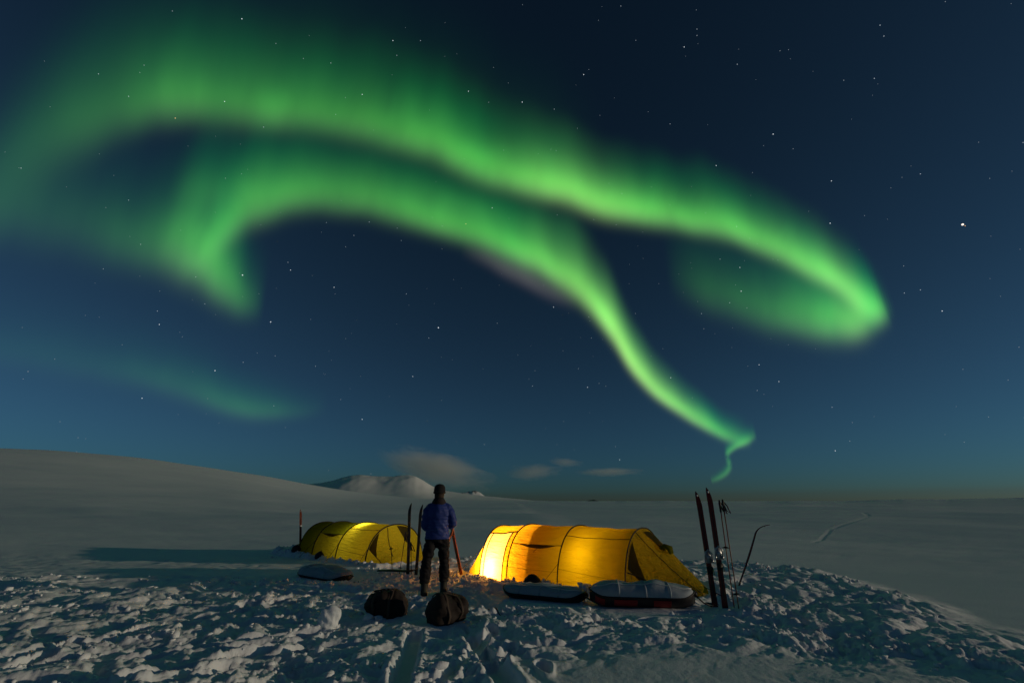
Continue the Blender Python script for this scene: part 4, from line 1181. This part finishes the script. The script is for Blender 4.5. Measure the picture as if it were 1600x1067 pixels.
# ------------------------------------------------------------------ person seen from behind
def build_person(loc, rz):
    t = empty('person', loc, rz)
    tag(t, 'person in a blue quilted jacket and black trousers standing with back turned', 'person')
    def arm(bm, sx, r):
        add_tube(bm, [(sx * 0.10, 0.0, 1.44), (sx * 0.160, 0.0, 1.41), (sx * (0.200 if sx < 0 else 0.215), -0.01, 1.33), (sx * (0.220 if sx < 0 else 0.255), -0.015, 1.22 + 0.01 * sx), (sx * (0.224 if sx < 0 else 0.268), 0.01, 1.14 + 0.02 * sx), (sx * (0.205 if sx < 0 else 0.245), 0.09, 1.10 + 0.02 * sx), (sx * (0.175 if sx < 0 else 0.195), 0.19, 1.12), (sx * 0.13, 0.27, 1.15)],
                 [r * 1.0, r * 1.25, r * 1.15, r * 1.02, r * 0.98, r * 0.92, r * 0.80, r * 0.66], 14)
    def leg(bm, sx, fx, fy, k):
        add_tube(bm, [(sx * 0.085, 0.0, 1.0), (sx * 0.10, 0.0, 0.88), (sx * 0.5 * 0.10 + fx * 0.5, fy * 0.4 + 0.01, 0.66), (fx * 0.93, fy * 0.8 + 0.025, 0.50), (fx, fy, 0.34), (fx, fy - 0.005, 0.20), (fx, fy, 0.09)],
                 [0.095 * k, 0.098 * k, 0.080 * k, 0.062 * k, 0.060 * k, 0.048 * k, 0.045 * k], 14)
    feet = ((-1, -0.175, -0.05), (1, 0.150, 0.11))
    # body: one continuous skin with head and hands
    bm = bmesh.new()
    add_tube(bm, [(0, 0, 0.90), (0, 0, 1.0), (0, 0.005, 1.12), (0, 0.0, 1.28), (0, -0.005, 1.40), (0, 0, 1.47), (0, 0.0, 1.52)], [(0.15, 0.10), (0.16, 0.105), (0.14, 0.095), (0.165, 0.105), (0.18, 0.10), (0.12, 0.075), (0.06, 0.06)], 18)
    add_tube(bm, [(0, 0.0, 1.46), (0, 0.01, 1.53), (0, 0.02, 1.60)], [0.062, 0.056, 0.058], 12)
    add_ball(bm, (0, 0.012, 1.695), (0.076, 0.094, 0.112), 3)
    add_ball(bm, (0, 0.045, 1.63), (0.056, 0.062, 0.062), 2)                     # jaw
    add_tube(bm, [(0, 0.098, 1.71), (0, 0.118, 1.672), (0, 0.10, 1.662)], [0.010, 0.016, 0.010], 8)      # nose
    for sx in (-1, 1):
        add_ball(bm, (sx * 0.078, 0.005, 1.685), (0.012, 0.024, 0.034), 2)      # ears
        add_ball(bm, (sx * 0.030, 0.090, 1.712), (0.015, 0.010, 0.009), 2)      # eyes
        arm(bm, sx, 0.045)
        # hand: palm and five bent fingers
        add_tube(bm, [(sx * 0.13, 0.265, 1.15), (sx * 0.095, 0.31, 1.155), (sx * 0.07, 0.345, 1.155)], [(0.030, 0.022), (0.044, 0.020), (0.040, 0.018)], 10)
        for k, ln in enumerate((0.062, 0.072, 0.068, 0.052)):
            o = Vector((sx * 0.072, 0.345, 1.190 - 0.023 * k))
            add_tube(bm, [o, o + Vector((-sx * ln * 0.55, ln * 0.45, 0)), o + Vector((-sx * ln * 1.0, ln * 0.25, -0.004)), o + Vector((-sx * ln * 1.15, -ln * 0.1, -0.006))], [0.010, 0.0095, 0.009, 0.008], 7)
        o = Vector((sx * 0.115, 0.285, 1.185))
        add_tube(bm, [o, o + Vector((-sx * 0.015, 0.02, 0.03)), o + Vector((-sx * 0.04, 0.035, 0.042))], [0.013, 0.011, 0.009], 7)
    for (sx, fx, fy) in feet:
        leg(bm, sx, fx, fy, 0.9)
        add_tube(bm, [(fx, fy - 0.05, 0.05), (fx, fy + 0.08, 0.045), (fx * 1.03, fy + 0.17, 0.03)], [(0.036, 0.04), (0.042, 0.036), (0.035, 0.02)], 10)
    remeshed('body', bm, M['skin'], t, 0.0085, 3)
    # quilted down jacket
    bm = bmesh.new()
    pts, rad = [], []
    prof = [(0.92, .205, .155), (1.00, .200, .155), (1.10, .190, .150), (1.20, .200, .155), (1.30, .212, .160), (1.38, .215, .155), (1.44, .185, .140), (1.49, .135, .115), (1.535, .098, .098)]
    zs = np.arange(0.90, 1.54, 0.008)
    for z in zs:
        rx = float(np.interp(z, [p[0] for p in prof], [p[1] for p in prof])); ry = float(np.interp(z, [p[0] for p in prof], [p[2] for p in prof]))
        q = 0.007 * abs(math.sin(math.pi * (z - 0.90) / 0.052))
        pts.append((0, 0.0, float(z))); rad.append((rx + q, ry + q))
    add_tube(bm, pts, rad, 40)
    for sx in (-1, 1):
        n = 70
        ctrl = [Vector(p) for p in [(sx * 0.10, 0.0, 1.435), (sx * 0.160, 0.0, 1.41), (sx * (0.200 if sx < 0 else 0.215), -0.01, 1.33), (sx * (0.220 if sx < 0 else 0.255), -0.015, 1.22 + 0.01 * sx), (sx * (0.224 if sx < 0 else 0.268), 0.01, 1.14 + 0.02 * sx), (sx * (0.205 if sx < 0 else 0.245), 0.09, 1.10 + 0.02 * sx), (sx * (0.175 if sx < 0 else 0.195), 0.19, 1.12), (sx * 0.135, 0.262, 1.148)]]
        rc = [0.075, 0.080, 0.080, 0.076, 0.073, 0.068, 0.060, 0.050]
        pp, rr = [], []
        for i in range(n + 1):
            f = i / n * (len(ctrl) - 1); k = min(int(f), len(ctrl) - 2); u = f - k
            pp.append(ctrl[k].lerp(ctrl[k + 1], u)); rr.append(rc[k] + (rc[k + 1] - rc[k]) * u + 0.006 * abs(math.sin(i * math.pi / 7.5)))
        add_tube(bm, pp, rr, 20)
    jk = crease(remeshed('jacket', bm, M['jacket'], t, 0.0095, 2), 0.011, 7.0, 3)
    bm = bmesh.new()
    add_tube(bm, [(0, 0.0, 1.47), (0, -0.012, 1.505), (0, -0.012, 1.545), (0, 0.0, 1.575)], [(0.130, 0.115), (0.130, 0.125), (0.112, 0.115), (0.088, 0.095)], 20, cap=True)
    obj('hood_collar', bm, M['collar'], jk)
    bm = bmesh.new(); add_tube(bm, [(0.214 * math.cos(2 * math.pi * i / 32), 0.163 * math.sin(2 * math.pi * i / 32), 0.905) for i in range(33)], 0.011, 6)
    obj('hem', bm, M['jacket'], jk)
    # trousers with baggy knees
    bm = bmesh.new()
    add_tube(bm, [(0, 0, 0.83), (0, 0, 0.90), (0, 0, 0.98)], [(0.175, 0.125), (0.185, 0.135), (0.17, 0.13)], 22)
    for (sx, fx, fy) in feet:
        P_ = [(sx * 0.095, 0, 0.92), (sx * 0.105, 0.0, 0.84), (sx * 0.05 + fx * 0.5, fy * 0.4, 0.68), (fx * 0.95, fy * 0.8 + 0.02, 0.52), (fx, fy, 0.44), (fx, fy, 0.39), (fx * 1.01, fy - 0.01, 0.30), (fx, fy, 0.22), (fx, fy, 0.19)]
        R_ = [0.110, 0.115, 0.102, 0.088, 0.092, 0.102, 0.094, 0.086, 0.070]
        pp, rr = [], []
        for i in range(49):
            f = i / 48 * 8; k = min(int(f), 7); u = f - k
            pp.append(Vector(P_[k]).lerp(Vector(P_[k + 1]), u)); rr.append(R_[k] + (R_[k + 1] - R_[k]) * u + 0.004 * math.sin(i * 1.3 + fx * 20) + 0.003 * math.sin(i * 2.9))
        add_tube(bm, pp, rr, 22)
    crease(remeshed('trousers', bm, M['trousers'], t, 0.0105, 2), 0.014, 8.0, 9)
    for (sx, fx, fy) in feet:
        bm = bmesh.new()
        add_tube(bm, [(fx, fy, 0.27), (fx, fy, 0.20), (fx, fy - 0.005, 0.12), (fx, fy - 0.005, 0.05), (fx, fy, 0.0)], [(0.066, 0.070), (0.064, 0.070), (0.060, 0.072), (0.060, 0.078), (0.060, 0.078)], 16)
        add_tube(bm, [(fx - sx * 0.0, fy - 0.06, 0.055), (fx, fy + 0.03, 0.055), (fx + sx * 0.015, fy + 0.13, 0.048), (fx + sx * 0.02, fy + 0.21, 0.035)], [(0.05, 0.05), (0.055, 0.058), (0.055, 0.048), (0.035, 0.028)], 14)
        bo = remeshed('boot', bm, M['boots'], t, 0.010, 3)
        bm = bmesh.new(); add_box(bm, (fx + sx * 0.008, fy + 0.055, 0.004), (0.105, 0.30, 0.022))
        bmesh.ops.bevel(bm, geom=bm.edges[:], offset=0.008, segments=2, affect='EDGES')
        obj('sole', bm, M['black'], bo)
    # knitted hat and the hair under it
    bm = bmesh.new()
    add_tube(bm, [(0, 0.008, 1.665), (0, 0.008, 1.69), (0, 0.008, 1.73), (0, 0.006, 1.775), (0, 0.0, 1.808), (0, 0.0, 1.826), (0, 0.0, 1.834)], [(0.098, 0.114), (0.104, 0.120), (0.105, 0.121), (0.098, 0.112), (0.078, 0.090), (0.048, 0.055), (0.010, 0.010)], 22)
    h = obj('hat', bm, M['hat'], t)
    bm = bmesh.new(); add_tube(bm, [(0.104 * math.cos(2 * math.pi * i / 30), 0.008 + 0.120 * math.sin(2 * math.pi * i / 30), 1.682) for i in range(31)], [(0.008, 0.022)] * 31, 8)
    obj('brim', bm, M['hat'], h)
    bm = bmesh.new(); add_tube(bm, [(0, -0.012, 1.55), (0, -0.018, 1.60), (0, -0.012, 1.66)], [(0.070, 0.068), (0.086, 0.084), (0.090, 0.094)], 16)
    obj('hair', bm, M['hair'], t)
    return t
PX, PY = -1.34, 8.86
build_person((PX, PY, base_z(PY) - 0.012), math.radians(7))

# ------------------------------------------------------------------ loose snow
rng = np.random.default_rng(3)
# the big block in front
t_bm = bmesh.new()
r = bmesh.ops.create_icosphere(t_bm, subdivisions=4, radius=1.0)
for v in r['verts']:
    n = v.co.copy()
    k = 1 + 0.12 * math.sin(3.1 * n.x + 1) + 0.10 * math.sin(4.3 * n.y + 2.0) + 0.05 * math.sin(9 * n.z + 5 * n.x) + 0.035 * math.sin(15 * n.y + 11 * n.x)
    q = max(abs(n.x), abs(n.y), abs(n.z)) ** -0.55
    v.co = Vector((n.x * 0.125 * k * q, n.y * 0.12 * k * q, n.z * 0.135 * k * q + 0.07))
o = obj('snow_block', t_bm, M['snow'])
o.location = (-2.27, 6.40, float(base_z(6.40)) + 0.02); o.rotation_euler = (0.15, 0.2, 0.5)
tag(o, 'largest upright block of snow standing alone in the trodden foreground', 'snow block')

pts = []
N = 2600
xs = rng.uniform(-11, 7.5, N * 3); ys = rng.uniform(4.0, 16, N * 3)
dens = perlin(xs * 0.7, ys * 0.7, 77) > 0.02
keep = dens & (np.abs(xs) < ys * 1.2 + 1) & (camp_d(xs, ys) > 0.3)
patchm = np.exp(-(((xs - 1.55) / 1.75) ** 2 + ((ys - 4.5) / 1.05) ** 2) ** 2) < 0.15
keep &= patchm & ~((xs < -4) & (ys > 11))
xs, ys = xs[keep][:N], ys[keep][:N]
# banked up round the tents
for (o_, a_, u0, u1, w) in ((BT_O, BT_A, -1.7, 3.7, 0.9), (ST_O, ST_A, -2.5, 4.1, 0.95)):
    n = 420
    per = rng.uniform(0, 1, n)
    u = u0 + (u1 - u0) * rng.uniform(0, 1, n); v = -(w + 0.06 + rng.exponential(0.12, n))
    e = rng.uniform(0, 1, n) < 0.25
    u = np.where(e, u0 - rng.exponential(0.25, n), u); v = np.where(e, rng.uniform(-w, w, n), v)
    x = o_[0] + u * math.cos(a_) - v * math.sin(a_); y = o_[1] + u * math.sin(a_) + v * math.cos(a_)
    xs = np.concatenate([xs, x]); ys = np.concatenate([ys, y])
zs = terrain(xs, ys)
ok = np.ones(len(xs), bool)
for (fx, fy, fr) in FLAT: ok &= np.hypot(xs - fx, ys - fy) > fr * 0.62
xs, ys, zs = xs[ok], ys[ok], zs[ok]
n = len(xs)
S = np.minimum(0.008 + rng.exponential(0.013, n), 0.065)
ph = rng.uniform(0, 6.28, (3, n, 1)); sc = rng.uniform(0.7, 1.25, (3, n, 1)) * S[None, :, None]; rot = rng.uniform(0, 6.28, (n, 1))
X, Y, Z = IV[None, :, 0], IV[None, :, 1], IV[None, :, 2]
k = 1 + 0.28 * np.sin(3 * X + ph[0]) + 0.22 * np.sin(4 * Y + ph[1]) + 0.2 * np.sin(5 * Z + ph[2])
ax, ay, az_ = X * sc[0] * k, Y * sc[1] * k, Z * sc[2] * 0.8 * k
V = np.stack([ax * np.cos(rot) - ay * np.sin(rot) + xs[:, None], ax * np.sin(rot) + ay * np.cos(rot) + ys[:, None], az_ + (zs + S * 0.25)[:, None]], -1)
o = many('snow_clods', V, IF, M['snow'])
tag(o, 'loose clods of snow scattered over the trodden camp', 'snow', kind='stuff')
